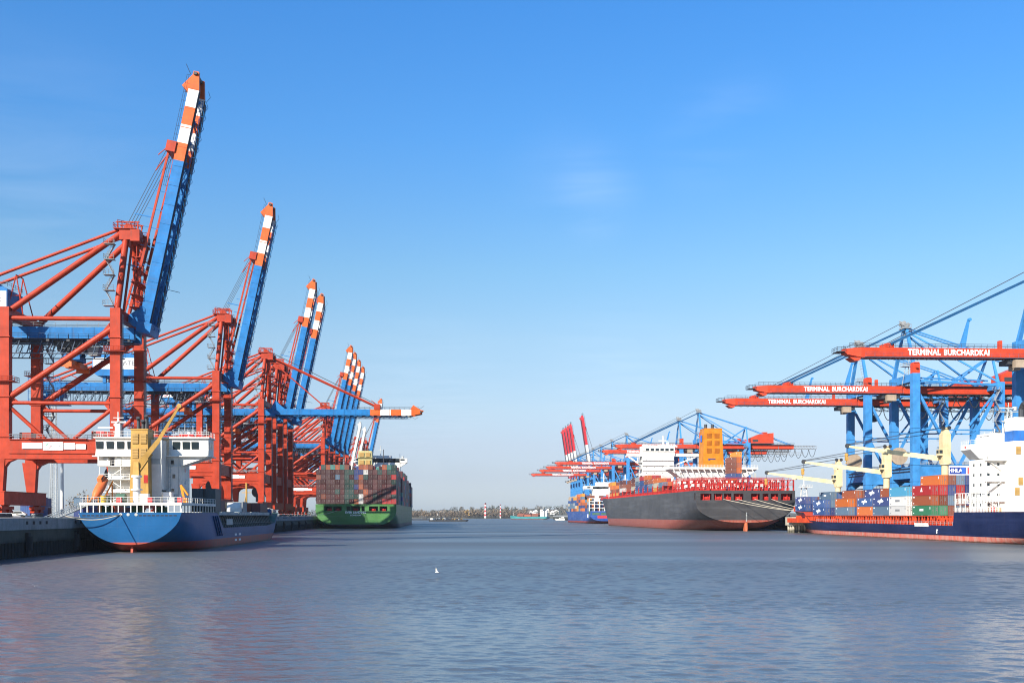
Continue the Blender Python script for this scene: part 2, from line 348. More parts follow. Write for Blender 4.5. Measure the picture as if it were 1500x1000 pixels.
def quay(side, x0, y0, y1):
    s = side
    def bx(mb, xa, xb, *r, m=0): mb.box(min(xa, xb), max(xa, xb), *r, m=m)
    g = MB(); bx(g, x0 + s * 1.4, x0 + s * 900, y0, y1, -2, QTOP - .02); tag(g.build('quay_ground', M['pave']), kind='structure')
    q = thing('quay_wall', 'dark mossy concrete quay wall below the red cranes' if s < 0 else 'pale concrete quay wall behind the black ship and the navy ship', 'quay wall', (0, 0, 0))
    c = MB()
    yy = y0
    while yy < y1:
        ye = min(yy + 12, y1); bx(c, x0, x0 + s * 1.4, yy + .03, ye, 4.7, QTOP); yy = ye
    c.build('capping', M['quay_cap'], q)
    p = MB(); bx(p, x0 + s * 1.0, x0 + s * 1.39, y0, y1, -2, 4.7)
    yy = y0
    while yy < min(y1, 760):
        p.tube((x0 + s * .75, yy, -2), (x0 + s * .75, yy, 4.7), .62, 8); yy += 1.35
    p.box(min(x0 + s * .12, x0 + s * 1.4), max(x0 + s * .12, x0 + s * 1.4), y0, y1, 2.6, 4.72)
    p.build('sheet_piling', M['quay'], q)
    yy = y0 + 8
    while yy < min(y1, 620):
        f = MB(); bx(f, x0 - s * .45, x0 + s * .05, yy - .5, yy + .5, .6, 4.2); f.tube((x0 - s * .45, yy, 1.2), (x0 - s * .45, yy, 3.6), .5, 10)
        f.build('fender', M['tyre'], q)
        bo = MB(); bo.tube((x0 + s * .7, yy + 5, QTOP), (x0 + s * .7, yy + 5, QTOP + .55), .26, 8); bo.tube((x0 + s * .7, yy + 5, QTOP + .55), (x0 + s * .7, yy + 5, QTOP + .75), .42, 8)
        bo.build('bollard', M['grey'], q)
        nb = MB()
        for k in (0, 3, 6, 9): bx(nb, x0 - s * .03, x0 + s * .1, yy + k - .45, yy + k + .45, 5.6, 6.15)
        nb.build('mooring_recess_shade', M['hole_shade'], q); yy += 24  # black plates proud of the capping, painting the shade of recesses
    return q
quay(-1, QL, 60, 1350); quay(1, QR, 440 - 260, 1650)

# far shore: low land, a wooded hill, bare winter trees
def hillmat():
    m, nt, p = newmat('hill_ground'); v = coords(nt)
    c = mixrgb(nt, ramp(nt, noise(nt, v, .02, 6), .35, .65), (.06, .065, .04), (.13, .11, .07)); nt.links.new(c, p.inputs['Base Color']); p.inputs['Roughness'].default_value = .95; return m
HM = hillmat()
b = MB(); nx, ny = 110, 14
def hill_z(X, t):
    base = 2.0 + 2 * t
    e = 21 * math.exp(-((X - 190) / 210) ** 2) + 9 * math.exp(-((X + 260) / 200) ** 2) + 16 * math.exp(-((X - 700) / 300) ** 2)
    return base + e * t ** 1.3 * (1 + .18 * math.sin(X * .023) + .1 * math.sin(X * .061))
for j in range(ny + 1):
    for i in range(nx + 1):
        X = -900 + 2400 * i / nx; t = j / ny
        b.v.append((X, 2230 + 700 * t + 20 * math.sin(X * .013), -1.0 if j == 0 else hill_z(X, t)))
for j in range(ny):
    for i in range(nx):
        k = j * (nx + 1) + i; b.f.append((k, k + 1, k + nx + 2, k + nx + 1)); b.m.append(0)
tag(b.build('far_shore', HM, smooth=60), kind='structure')
BARK = [flat('bare_twigs', (.15, .12, .085), .9), flat('brown_twigs', (.18, .13, .08), .9), flat('grey_twigs', (.11, .1, .085), .9), flat('evergreen', (.05, .065, .045), .9)]
GOLD = flat('willow_twigs', (.42, .26, .07), .9); WOODM = flat('bark', (.06, .05, .04), .9)
def crown(mb, x, y, z, rx, rz, n, rg, mats, size=1.1):
    for _ in range(n):
        while True:
            u = [rg.uniform(-1, 1) for _ in range(3)]
            if sum(t * t for t in u) < 1: break
        c = Vector((x + u[0] * rx, y + u[1] * rx, z + u[2] * rz)); s = size * rg.uniform(.5, 1.3)
        a = Vector((rg.uniform(-1, 1), rg.uniform(-1, 1), rg.uniform(-1, 1))) * s; d = Vector((rg.uniform(-1, 1), rg.uniform(-1, 1), rg.uniform(-.3, 1.4))) * s
        mb.add([c - a, c + d, c + a], [(0, 1, 2)], rg.choice(mats))
rg = random.Random(3)
wood = MB()
for i in range(250):                         # the brown wood along the near bank
    px = rg.uniform(596, 772); d = rg.uniform(2255, 2330); X, Y = XY(px, d); h = rg.uniform(12, 19) * (1.12 if px > 690 else .95)
    wood.tube((X, Y, 1), (X, Y, h * .75), .35, 4, .12, m=4)
    crown(wood, X, Y, 1 + h * .58, h * .3, h * .43, 34, rg, [0, 1, 2] if rg.random() < .8 else [1], 1.7)
for i in range(330):                         # the darker trees on the hill
    X = rg.uniform(-330, 520); t = rg.uniform(.12, .95); Y = 2230 + 700 * t; h = rg.uniform(9, 15); z = hill_z(X, t)
    wood.tube((X, Y, z - 1), (X, Y, z + h * .7), .35, 4, .12, m=4)
    crown(wood, X, Y, z + h * .55, h * .36, h * .45, 26, rg, [2, 3] if rg.random() < .6 else [0, 2, 3], 2.0)
tag(wood.build('woodland', BARK + [WOODM]), 'brown leafless woodland along the far bank and the hill behind it', 'woodland', kind='stuff')
def tree(px, d, h, label, mats, n=160, sz=.9, name='bare_tree'):
    X, Y = XY(px, d); t = thing(name, label, 'tree', (X, Y, 1.5))
    tr = MB(); tr.tube((0, 0, 0), (.3, 0, h * .45), h * .025, 6, h * .015)
    for k in range(6):
        a = k * 1.05; tr.tube((.2, 0, h * (.25 + .05 * k)), (math.cos(a) * h * .22, math.sin(a) * h * .22, h * (.6 + .05 * k)), h * .012, 4, .03)
    tr.build('trunk', WOODM, t)
    cr = MB()
    for k in range(7):
        a = k * .9; crown(cr, math.cos(a) * h * .17, math.sin(a) * h * .17, h * (.42 + .07 * k), h * .17, h * .15, n // 7, rg, list(range(len(mats))), sz)
    cr.build('crown', mats, t)
tree(684, 2225, 17, 'golden yellow willow in front of the brown woodland', [GOLD, BARK[1]], 300, 1.5, 'willow_tree')
for px, d, h, lb in ((112, 470, 9, 'bare tree just left of the blue ship stern'), (121, 480, 11, 'taller bare tree beside the blue ship superstructure'), (62, 560, 7, 'low bare tree above the stacked containers on the quay')):
    X, Y = XY(px, d); tree(px, d, h + 6, lb, BARK[:3], 260, .5)
WALLW = flat('house_render', (.72, .7, .66)); ROOF = flat('roof_tiles', (.2, .09, .06)); ROOFG = flat('slate_roof', (.1, .1, .11))
def house(px, d, t, wd, label, roof):
    X, Y = XY(px, d); z = hill_z(X, (Y - 2230) / 700)
    o = thing('house', label, 'house', (X, Y, z - .5), rg.uniform(-.4, .4), 'white houses on the hillside')
    b = MB(); b.box(-wd / 2, wd / 2, -4, 4, 0, 6.5); b.prism([(-wd/2, 6.5), (wd/2, 6.5), (0, 10)], 'y', -3.99, 3.99); b.build('wall', WALLW, o)
    r_ = MB(); r_.beam((-wd/2 - .5, 0, 6.4), (0, 0, 10.3), 9, .3); r_.beam((wd/2 + .5, 0, 6.4), (0, 0, 10.3), 9, .3); r_.build('roof', roof, o)
    for k in (-.28, .0, .28):
        wn = MB(); wn.box(k * wd - .7, k * wd + .7, -4.05, -3.98, 2.4, 4.4); wn.build('window', M['glass'], o)
for i, (px, d, wd, lb, rf) in enumerate((
    (768, 2500, 9, 'small white house at the edge of the brown wood', ROOFG), (776, 2560, 12, 'white house above the turquoise ship bow', ROOF),
    (784, 2620, 10, 'white house high on the hill left of the turquoise ship bridge', ROOFG), (797, 2540, 13, 'broad white house right of the turquoise ship bridge', ROOF),
    (803, 2680, 10, 'white house among dark trees near the hilltop', ROOFG), (809, 2520, 11, 'white house left of the white yacht', ROOF),
    (815, 2600, 14, 'large white house on the slope above the white yacht', ROOFG), (638, 2480, 13, 'lone pale house in the wood above the barge', ROOFG))):
    house(px, d, 0, wd, lb, rf)

# ------------------------------------------------------------------ leading beacons, barge, yacht, gull
def beacon(px, d, h, w_, label):
    X, Y = XY(px, d); o = thing('leading_beacon', label, 'beacon', (X, Y, 1.2), 0, 'red and white striped beacons on the far bank')
    t = MB(); k = 7
    for i in range(k):
        a, c = w_ * (1 - .35 * i / k), w_ * (1 - .35 * (i + 1) / k)
        t.tube((0, 0, h * .9 * i / k), (0, 0, h * .9 * (i + 1) / k), a / 2, 12, c / 2, m=(1 if i % 2 else 0))
    t.build('tower', [M['white'], M['pink_red']], o)
    g = MB(); g.tube((0, 0, h * .9), (0, 0, h * .915), w_ * .65, 12); g.build('gallery', M['pink_red'], o); g = MB(); g.tube((0, 0, h * .985), (0, 0, h), w_ * .5, 10, .1); g.build('lantern_roof', M['pink_red'], o)
    l = MB(); l.tube((0, 0, h * .915), (0, 0, h * .985), w_ * .3, 10); l.build('lantern', M['glass'], o)
beacon(711, 2190, 31, 4.2, 'taller thick red and white striped beacon before the brown wood')
beacon(733, 2210, 28, 2.6, 'thinner red and white striped beacon before the brown wood')
X, Y = XY(655, 1190); o = thing('barge', 'low dark barge heaped with pale scrap in mid channel', 'barge', (X, Y, 0), R(90))
b = MB(); b.prism([(-21.5, 1.6), (-23, 2.3), (22, 2.2), (22, -.6), (-19, -.6)], 'x', -4, 4)
b = MB(); b.prism([(-4, -.6), (4, -.6), (4.3, 2), (-4.3, 2)], 'y', -21, 20); b.add([(-4,-21.01,-.6),(4,-21.01,-.6),(4.3,-21.01,2),(-4.3,-21.01,2),(-2,-23.5,1.2),(2,-23.5,1.2),(2,-23.5,2.1),(-2,-23.5,2.1)], [(0,1,5,4),(1,2,6,5),(2,3,7,6),(3,0,4,7),(4,5,6,7)])
b.build('hull', M['dark'], o)
cg = MB()
for i in range(90):
    x, y = rg.uniform(-3.4, 3.4), rg.uniform(-17, 14); s = rg.uniform(.4, 1.5); z = 2 + rg.uniform(0, 1.5) * (1 - abs(x) / 5)
    cg.beam((x - s, y - s * rg.uniform(-1, 1), z), (x + s, y + s * rg.uniform(-1, 1), z + rg.uniform(.2, 1)), s * .9, s * .7, m=rg.choice([0, 0, 1, 2, 3]))
cg.build('scrap_heap', [M['dark'], M['dark'], M['striped'], M['palegrey']], o)
wh = MB(); wh.box(-1.6, 1.6, 16, 18.6, 2, 3.8); wh.box(-1.8, 1.8, 15.8, 18.8, 3.8, 4.0); wh.build('wheelhouse', M['white'], o)
X, Y = XY(617, 1500); o = thing('workboat', 'small dark workboat beside the green ship bow', 'boat', (X, Y, 0), R(80))
b = MB(); b.prism([(-3, -.5), (3, -.5), (3.4, 1.7), (-3.4, 1.7)], 'y', -13, 11); b.add([(-3,11.01,-.5),(3,11.01,-.5),(3.4,11.01,1.7),(-3.4,11.01,1.7),(0,16,2.3),(0,14.6,-.3)], [(0,1,5),(1,2,4,5),(2,3,4),(3,0,5,4)]); b.build('hull', M['dark'], o)
b = MB(); b.box(-2, 2, -8, -2, 1.7, 5); b.box(-2.3, 2.3, -8.3, -1.6, 5, 5.3); b.build('cabin', M['dark'], o)
b = MB(); b.tube((0, -1, 2), (0, -1, 8), .15, 6); b.build('mast', M['grey'], o)
X, Y = XY(822, 1500); o = thing('yacht', 'small white motor yacht ahead of the far blue ship', 'boat', (X, Y, 0), R(75))
b = MB(); b.prism([(-1.8, -.3), (1.8, -.3), (2.3, 1.9), (-2.3, 1.9)], 'y', -7, 4); b.add([(-1.8,4.01,-.3),(1.8,4.01,-.3),(2.3,4.01,1.9),(-2.3,4.01,1.9),(0,9.5,2.5),(0,7.5,-.2)], [(0,1,5),(1,2,4,5),(2,3,4),(3,0,5,4)]); b.build('hull', M['white'], o)
b = MB(); b.prism([(-5, 1.9), (3.5, 1.9), (1.2, 3.6), (-4.5, 3.8)], 'x', -1.7, 1.7); b.prism([(-4, 3.8), (-.3, 3.7), (-1.4, 4.9), (-3.8, 4.9)], 'x', -1.3, 1.3); b.build('cabin', M['white'], o)
for s in (-1, 1):
    b = MB(); b.box(min(s*1.71, s*1.75), max(s*1.71, s*1.75), -4, 1.2, 2.6, 3.3); b.build('window', M['glass'], o)
# gull skimming the water
X, Y = XY(640, 122); g = tag(MB().build('gull', M['white']), 'white gull skimming low over the water with wings raised', 'gull')
b = MB(); ring = lambda y, r_, z=0: [(r_ * math.cos(2 * math.pi * i / 8), y, z + r_ * math.sin(2 * math.pi * i / 8)) for i in range(8)]
secs = [ring(-.3, .02), ring(-.2, .05), ring(-.02, .085), ring(.14, .075), ring(.21, .045, .02), ring(.27, .055, .035), ring(.33, .02, .03)]
vs = [v for s in secs for v in s]; b.add(vs, [(k * 8 + i, k * 8 + (i + 1) % 8, k * 8 + 8 + (i + 1) % 8, k * 8 + 8 + i) for k in range(6) for i in range(8)] + [tuple(range(8)), tuple(range(55, 47, -1))])
b.add([(-.09, -.3, .0), (.09, -.3, 0), (0, -.42, .0), (0, -.2, .03)], [(0, 1, 3), (0, 2, 1)])
for s in (-1, 1):
    w_ = [(s*.05, .12, .04), (s*.05, -.1, .04), (s*.32, -.08, .3), (s*.32, .17, .3), (s*.62, -.16, .34), (s*.7, -.02, .36)]
    b.add([*w_, *[(x, y, z + .012) for x, y, z in w_]], [(0,1,2,3), (3,2,4,5), (9,8,7,6), (11,10,8,9), (0,3,9,6), (3,5,11,9), (1,7,8,2), (2,8,10,4), (4,10,11,5)])
me = b.build('gull_body', M['white']).data; bpy.data.objects.remove(bpy.data.objects['gull_body']); g.data = me
g.location = (X, Y, .75); g.rotation_euler = (0, .5, 1.1); g.scale = (.8,) * 3
X, Y = XY(51, 106)
g2 = g.copy(); C.collection.objects.link(g2); g2.location = (X, Y, .25); g2.rotation_euler = (0, .2, .3); g2.scale = (.4,) * 3
g2['label'] = 'distant small gull over the water below the dark quay wall'
# ------------------------------------------------------------------ ship-to-shore cranes
# local axes: +x over the water, rails at x = 0 and x = -G, quay deck at z = 0
def boom_parts(root, hinge, angle, L, w_, dep, twin, stripes, mats, rails=True):
    """A boom built along +x from its hinge, then turned up by its angle."""
    bo = None
    b = MB(); ys = [(-twin, 0)] if not twin else [(-twin, w_), (twin, w_)]
    ys = [(-twin, w_), (twin, w_)] if twin else [(0, w_)]
    tipL = 4.2
    for (yc, ww) in ys:
        x = 0
        for x0, x1, mi in stripes: b.box(x0, x1, yc - ww / 2, yc + ww / 2, -dep, 0, m=mi)
        e = stripes[-1][2]
        b.add([(L - tipL, yc - ww/2, -dep), (L - tipL, yc + ww/2, -dep), (L - tipL, yc + ww/2, 0), (L - tipL, yc - ww/2, 0), (L, yc - ww*.3, -dep*.62), (L, yc + ww*.3, -dep*.62), (L, yc + ww*.3, -dep*.1), (L, yc - ww*.3, -dep*.1)],
              [(0,1,5,4),(1,2,6,5),(2,3,7,6),(3,0,4,7),(4,5,6,7)], e)
    for k in range(int(L / 4.6)): b.box(2 + k * 4.6, 2.14 + k * 4.6, -twin - w_/2 - .07, -twin - w_/2, -dep, .0, m=0 if 2 + k*4.6 < stripes[0][1] else stripes[-1][2]) if twin else None
    bo = b.build('boom', mats, root, loc=hinge); bo.rotation_euler = (0, -angle, 0)
    W2 = twin + w_ / 2
    if twin:
        t = MB(); nb = int(L / 5.2)
        for k in range(nb + 1):
            x = 1.2 + k * (L - 7) / nb; t.box(x, x + .5, -twin + w_/2, twin - w_/2, -dep * .75, -dep * .35)
            if k < nb: t.beam((x, -twin + w_/2, -dep*.5), (x + (L - 7) / nb, twin - w_/2, -dep*.5), .25, .25)
        t.build('cross_bracing', mats[0], bo)
        d = MB(); d.box(.5, L * .3, -twin + w_/2 + .02, -twin + w_/2 + .7, -dep * .98, -dep * .92); d.ladder_truss((.5, -twin + w_/2 + .4, -dep - 1.0), (L * .9, -twin + w_/2 + .4, -dep - 1.0), 1.0, 22, .07); d.ladder_truss((.5, twin - w_/2 - .4, -dep - 1.0), (L * .9, twin - w_/2 - .4, -dep - 1.0), 1.0, 22, .07); d.build('service_deck', mats[0], bo)
    s = MB()
    s.box(0, L - 5, W2 + .05, W2 + 1.15, -dep - .12, -dep); s.rail((0, W2 + 1.12, -dep), (L - 5, W2 + 1.12, -dep), 1.1, 2.4, .04)
    for k in range(int(L / 2.6)): s.tube((k * 2.6, W2 + .6, -dep - .1), (k * 2.6 + 1.3, W2 + .6, -dep - .8), .05, 4); s.tube((k * 2.6 + 1.3, W2 + .6, -dep - .8), (k * 2.6 + 2.6, W2 + .6, -dep - .1), .05, 4)
    s.build('walkway', M['walk'], bo)
    r_ = MB()
    for yc, ww in ys: r_.box(0, L - 4.5, yc - .12, yc + .12, -dep - .22, -dep - .001)
    r_.build('trolley_rail', M['dark'], bo)
    if rails:
        q = MB()
        for yy in (-W2 + .1, W2 - .1): q.rail((L * .55, yy, 0), (L - 1.2, yy, 0), 1.0, 2, .04)
        q.tube((L - 1, -W2, .2), (L + .9, -W2 - .5, 1.5), .06, 4); q.box(L - .9, L - .3, -W2 - .3, W2 + .3, -dep * .5, -dep * .2)
        q.build('tip_railing', M['dark'], bo)
    return bo

def bogies(root, G, H, mat):
    for x in (0, -G):
        b = MB(); b.box(x - 1.0, x + 1.0, -H - 3.2, H + 3.2, 2.75, 5.7); b.box(x - 1.25, x + 1.25, -H - 3.3, H + 3.3, 5.7, 5.85); b.build('sill_beam', mat, root)
        for y in (-H, H):
            g = MB(); g.box(x - .6, x + .6, y - 3.4, y + 3.4, 1.75, 2.5); g.frus(x, y, 2.45, 2.76, .5, .5, .8, .8)
            for k in (-1, 1): g.prism([(y + k*1.9 - 1.5, 1.0), (y + k*1.9 + 1.5, 1.0), (y + k*1.9 + .5, 1.8), (y + k*1.9 - .5, 1.8)], 'x', x - .5, x + .5)
            bg_ = g.build('bogie', mat, root)
            wl = MB()
            for k in range(8): wl.disc((x, y - 3.1 + k * .886, .42), (1, 0, 0), .42, .3, 12)
            wl.build('wheels', M['dark'], bg_)
            bf = MB(); yy = y + math.copysign(3.4, y); bf.tube((x, yy, 2.1), (x, yy + math.copysign(.9, y), 2.1), .25, 8); bf.build('buffer', M['tyre'], bg_)

def stair_tower(root, x, y, z0, z1, step, lean, mat, name='stairway', dy=-1):
    """Zigzag stairs with landings climbing beside a leg."""
    s = MB(); n = max(2, int((z1 - z0) / step)); p0 = None
    for k in range(n + 1):
        z = z0 + (z1 - z0) * k / n; xx = x + lean * k / n
        s.box(xx - 1.7, xx + .6, y - .9, y + .9, z - .1, z); s.rail((xx - 1.7, y + dy * .85, z), (xx + .6, y + dy * .85, z), 1.1, 1.1, .05)
        s.rail((xx - 1.7, y - .85, z), (xx - 1.7, y + .85, z), 1.1, .9, .05)
        if k < n:
            a = (xx - 1.5, y + .5, z) if k % 2 else (xx + .4, y + .5, z); c = (xx - 1.5 + lean/n, y + .5, z + (z1 - z0)/n) if not k % 2 else (xx + .4 + lean/n, y + .5, z + (z1 - z0)/n)
            s.beam(a, c, .8, .12); s.rail(Vector(a) + Vector((0, -.4, 0)), Vector(c) + Vector((0, -.4, 0)), 1.0, 1.0, .04)
    return s.build(name, mat, root)

def festoon(root, x0, x1, z, y, loop, drop, mat, name='festoon_cable'):
    b = MB(); n = max(1, int(abs(x1 - x0) / loop)); rr = random.Random(11)
    for k in range(n):
        a, c = x0 + (x1 - x0) * k / n, x0 + (x1 - x0) * (k + 1) / n; dd = drop * rr.uniform(.75, 1.1)
        b.wire([(a + (c - a) * t / 8, y, z - dd * (1 - (2 * t / 8 - 1) ** 2) ** .8) for t in range(9)], .16, 5)
    return b.build(name, mat, root)

def left_crane(raised, boommats=None, k=1.0):
    G, H = 24.5, 9.4; red, blu, dk = M['crane_red'], M['crane_blue'], M['dark']
    root = thing('gantry_crane', '', 'crane')
    bogies(root, G, H, red)
    for x in (0, -G):
        for y in (-H, H):
            b = MB(); hw, hy = 1.14, .95
            if x == 0: b.box(x - hw, x + hw, y - hy, y + hy, 5.86, 47.3)
            else:
                b.frus(x - 1.2, y, 5.86, 13.09, .95, .95, 1.7, hy, x1=x - 1.5); b.prism([(x + .2, 13.09), (x + .05, 11.2), (x + .9, 12.4), (x + 2.4, 13.09)], 'y', y - .8, y + .8); b.box(x - hw, x + hw, y - hy, y + hy, 13.1, 47.3)
            for z in (40.5, 27.0, 18.0): b.box(x - hw - .25, x + hw + .25, y - hy - .25, y + hy + .25, z, z + .25)
            if x == 0:  # haunch to the portal beam
                b.prism([(x - hw, 13.1), (x - hw, 8.5), (x - hw - .8, 11.2), (x - hw - 3.0, 13.1)], 'y', y - .8, y + .8)
            lg = b.build('leg', red, root)
            if x == 0:
                l = MB(); l.tube((x + hw + .35, y - .3, 6), (x + hw + .35, y - .3, 46), .05, 4); l.tube((x + hw + .35, y + .3, 6), (x + hw + .35, y + .3, 46), .05, 4)
                for z in range(7, 46, 1): l.tube((x + hw + .35, y - .3, z), (x + hw + .35, y + .3, z), .03, 4)
                l.build('ladder', M['grey'], lg)
    for y in (-H, H):
        b = MB(); b.box(-G + 1.141, -1.141, y - .95, y + .95, 13.1, 17.4); b.box(-G - 2.5, -G - 1.141, y - .95, y + .95, 13.1, 17.4)
        b.box(-G + 1.141, -1.141, y - 1.2, y + 1.2, 14.35, 14.5); b.box(-G + 1.26, -1.26, y - 1.25, y + 1.25, 17.4, 17.55)
        pb = b.build('portal_beam', red, root)
        r_ = MB(); r_.rail((-G + 1.3, y - 1.15, 17.55), (-1.3, y - 1.15, 17.55), 1.1, 1.8, .045); r_.rail((-G + 1.3, y + 1.15, 17.55), (-1.3, y + 1.15, 17.55), 1.1, 1.8, .045); r_.build('railing', M['grey'], pb)
        for (p, q, r0) in (((-G + 1, y, 44.9), (-1, y, 44.9), .5), ((-G + 1, y, 25.8), (-1, y, 25.8), .42), ((-G + .8, y, 27), (-.6, y, 43), .72), ((-G + .8, y, 25), (-15.8, y, 17.7), .45), ((-.8, y, 24.6), (-9.4, y, 17.7), .45)):
            MB().tube(p, q, r0, 12).build('diagonal_brace' if p[2] != q[2] else 'tie_tube', red, root, smooth=40)
        for p in ((-G + 1.2, 26.2), (-1.2, 25.6), (-1.2, 42.4)):
            MB().prism([(p[0] - .3, p[1] - 1.6), (p[0] + math.copysign(1.6, -p[0] - 10), p[1]), (p[0] - .3, p[1] + 1.6)], 'y', y - .2, y + .2).build('gusset', red, root)
    for x in (0, -G):
        b = MB(); b.box(x - .9, x + .9, -H + 1.01, H - 1.01, 45.2, 47.2); b.build('cross_beam', red, root)
        b = MB(); b.box(x - .8, x + .8, -H + 1.01, H - 1.01, 13.6, 17.2); b.build('cross_beam', red, root)
    for x, y, z in ((-G, H, 34.0), (-G, -H, 30.5), (0, H, 33.0), (0, -H, 37.4), (0, H, 21.5)):
        b = MB(); b.box(x - 2.4, x + 2.4, y - 2.0, y + 2.0, z, z + .12)
        for s in (-1, 1): b.rail((x - 2.3, y + s * 1.95, z), (x + 2.3, y + s * 1.95, z), 1.1, 1, .05); b.rail((x + s * 2.3, y - 1.95, z), (x + s * 2.3, y + 1.95, z), 1.1, 1, .05)
        b.build('leg_platform', red, root)
    stair_tower(root, -G + 3.0, H + 1.6, 18, 44, 3.2, 0, M['grey'])
    b = MB(); b.disc((-3.2, 0, 10.0), (0, 1, 0), 2.3, .8, 24); b.box(-3.8, -2.6, -.6, .6, 5.9, 10); b.build('cable_reel', M['dark'], root)
    # girder with walkway and hanging lattice
    gx0 = -60; tw, ww, dep = 2.7, 1.3, 2.8; zt = 44.0
    b = MB()
    for yc in (-tw, tw):
        b.prism([(yc - ww/2, zt - dep), (yc + ww/2, zt - dep), (yc + ww/2, zt), (yc - ww/2 - .0, zt)], 'x', gx0, 2.2)
        for x in range(gx0 + 3, 2, 5): b.box(x, x + .12, yc - ww/2 - .08, yc + ww/2 + .08, zt - dep, zt)
    for x in range(gx0, 3, 6): b.box(x, x + .6, -tw + ww/2, tw - ww/2, zt - 2.2, zt - .8)
    gd = b.build('girder', blu, root)
    b = MB()
    for s in (-1, 1):
        y = s * (tw + ww / 2 + .75)
        b.box(gx0, 1.5, y - .65, y + .65, zt - dep - .12, zt - dep); b.rail((gx0, y + s * .6, zt - dep), (1.5, y + s * .6, zt - dep), 1.1, 2.2, .045)
        b.ladder_truss((gx0 + 10, y, zt - dep - 3.4), (-2, y, zt - dep - 3.4), 3.2, 20, .07); b.box(gx0 + 10, -2, y - .4, y + .4, zt - dep - 3.5, zt - dep - 3.35)
        for k in range(19): xx = gx0 + 10.7 + k * 2.5; b.tube((xx, y, zt - dep - 3.3), (xx + .9, y, zt - dep - .4), .13, 5)
    b.build('walkway', M['walk'], gd)
    b = MB()
    for s in (-1, 1): b.rail((gx0, s * (tw + .5), zt), (1.5, s * (tw + .5), zt), 1.1, 2.4, .045)
    b.build('railing', M['grey'], gd)
    b = MB(); b.box(gx0 - 1.5, gx0 + 9, -tw - 2.6, tw + 2.6, zt - dep - 4.2, zt - dep - 4.0)      # service platform at the back end
    for xx in (gx0 - 1.3, gx0 + 3.5, gx0 + 8.8):
        for yy in (-tw - 2.4, tw + 2.4): b.tube((xx, yy, zt - dep - 4), (xx, yy, zt + 1.6), .12, 5)
    for s in (-1, 1):
        for z in (-4, -1.5, 1.2, 3.2): b.rail((gx0 - 1.3, s * (tw + 2.4), zt - dep + z), (gx0 + 8.8, s * (tw + 2.4), zt - dep + z), 1.1, 1.3, .06)
    for k in range(6): b.box(gx0 + k * 1.6, gx0 + k * 1.6 + .9, -tw - 1.5 + k % 3, tw - k % 2, zt - dep - 3.6 + k % 3 * .8, zt - dep - 2.2 + k % 3 * .8)
    b.beam((gx0 - 1, 0, zt), (gx0 + 1, 0, zt + 3.6), .5, .5); b.build('service_platform', blu, gd)
    for k, (xx, yy) in enumerate(((gx0 + 2.5, tw + 3), (gx0 + 12, -tw - 2.1))):
        b = MB(); b.wire([(xx - 3, yy, zt + .5), (xx, yy, zt + 2.2), (xx + 4, yy, zt + .6)], .14, 6); b.build('jib_stay', red, gd)
    b = MB()
    for k in range(13):                      # floodlights and cable trays along the girder
        x = gx0 + 6 + k * 4.6; b.box(x, x + .7, -tw - 2.2, -tw - 1.6, zt - dep - .7, zt - dep - .25); b.tube((x + .3, -tw - 1.9, zt - dep - .3), (x + .3, -tw - 1.9, zt - dep + .9), .06, 4)
    for s in (-1, 1): b.box(gx0 + 2, 1, s * 1.2 - .12, s * 1.2 + .12, zt - dep - .2, zt - dep + .1); b.wire([(gx0 + 2, s * .7, zt + .9), (-30, s * .7, zt + .7), (1, s * .7, zt + 1.0)], .05, 4)
    b.build('floodlight_row', dk, gd)
    # machinery house
    b = MB(); b.prism([(-41, 47.4), (-39.5, 46.1), (-27.4, 46.1), (-26, 47.4), (-26, 52.4), (-27, 53), (-40, 53), (-41, 52.4)], 'y', -4.6, 4.6)
    for x in (-38, -33, -29): b.box(x, x + 1, -3.6, -2.4, 44.01, 46.1); b.box(x, x + 1, 2.4, 3.6, 44.01, 46.1)
    b.box(-36, -33.5, -2, 2, 53, 53.7); b.box(-31.5, -29, -2.6, 1, 53, 54.1)
    mh = b.build('machinery_house', blu, root)
    b = MB(); b.box(-40.8, -26.2, -4.68, -4.6, 48.3, 51.9); sg = b.build('sign', M['sign_white'], mh)
    text('EUROGATE', 2.1, M['sign_grey'], sg, (-32.9, -4.69, 50.2), (R(90), 0, 0), bold=.015)
    b = MB(); b.prism([(-40.6, 48.5), (-39.6, 48.6), (-37.4, 49.7), (-38.3, 49.4)], 'y', -4.71, -4.66); b.build('swoosh', M['sign_red'], sg)
    b = MB()
    for s in (-1, 1): b.rail((-41, s * 4.5, 53), (-26, s * 4.5, 53), 1.1, 2, .05)
    b.rail((-26, -4.5, 53), (-26, 4.5, 53), 1.1, 2, .05); b.rail((-41, -4.5, 53), (-41, 4.5, 53), 1.1, 2, .05); b.build('railing', M['grey'], mh)
    b = MB()
    for s in (-1, 1):
        b.tube((-26.8, s * 3.2, 46.8), (-25, s * 2, 56.2), .14, 6); b.tube((-23, s * 3.2, 46.8), (-25, s * 2, 56.2), .14, 6); b.tube((-26, s * 2.7, 51.3), (-24, s * 2.7, 51.3), .1, 6)
    b.tube((-25, -2, 56.2), (-25, 2, 56.2), .14, 6); b.build('stay_trestle', red, root)
    # pylon
    ax, az = .4, 67.5
    for s in (-1, 1):
        b = MB(); b.tube((0, s * H * .93, 47.2), (ax, s * 3.0, az - 2), .74, 12); b.build('pylon_leg', red, root, smooth=40)
        b = MB(); b.tube((1.1, s * H * .8, 47.2), (ax + 1.2, s * 2.2, az - 2.5), .3, 8); b.build('pylon_leg', red, root, smooth=40)
        MB().tube((ax - .6, s * 3.2, az - 1.2), (-G + 1.2, s * H * .93, 47), .7, 12).build('backstay', red, root, smooth=40)
        MB().tube((ax - .8, s * 2.9, az - .3), (gx0 + 2, s * tw, zt + .2), .36, 10).build('backstay', red, root, smooth=40)
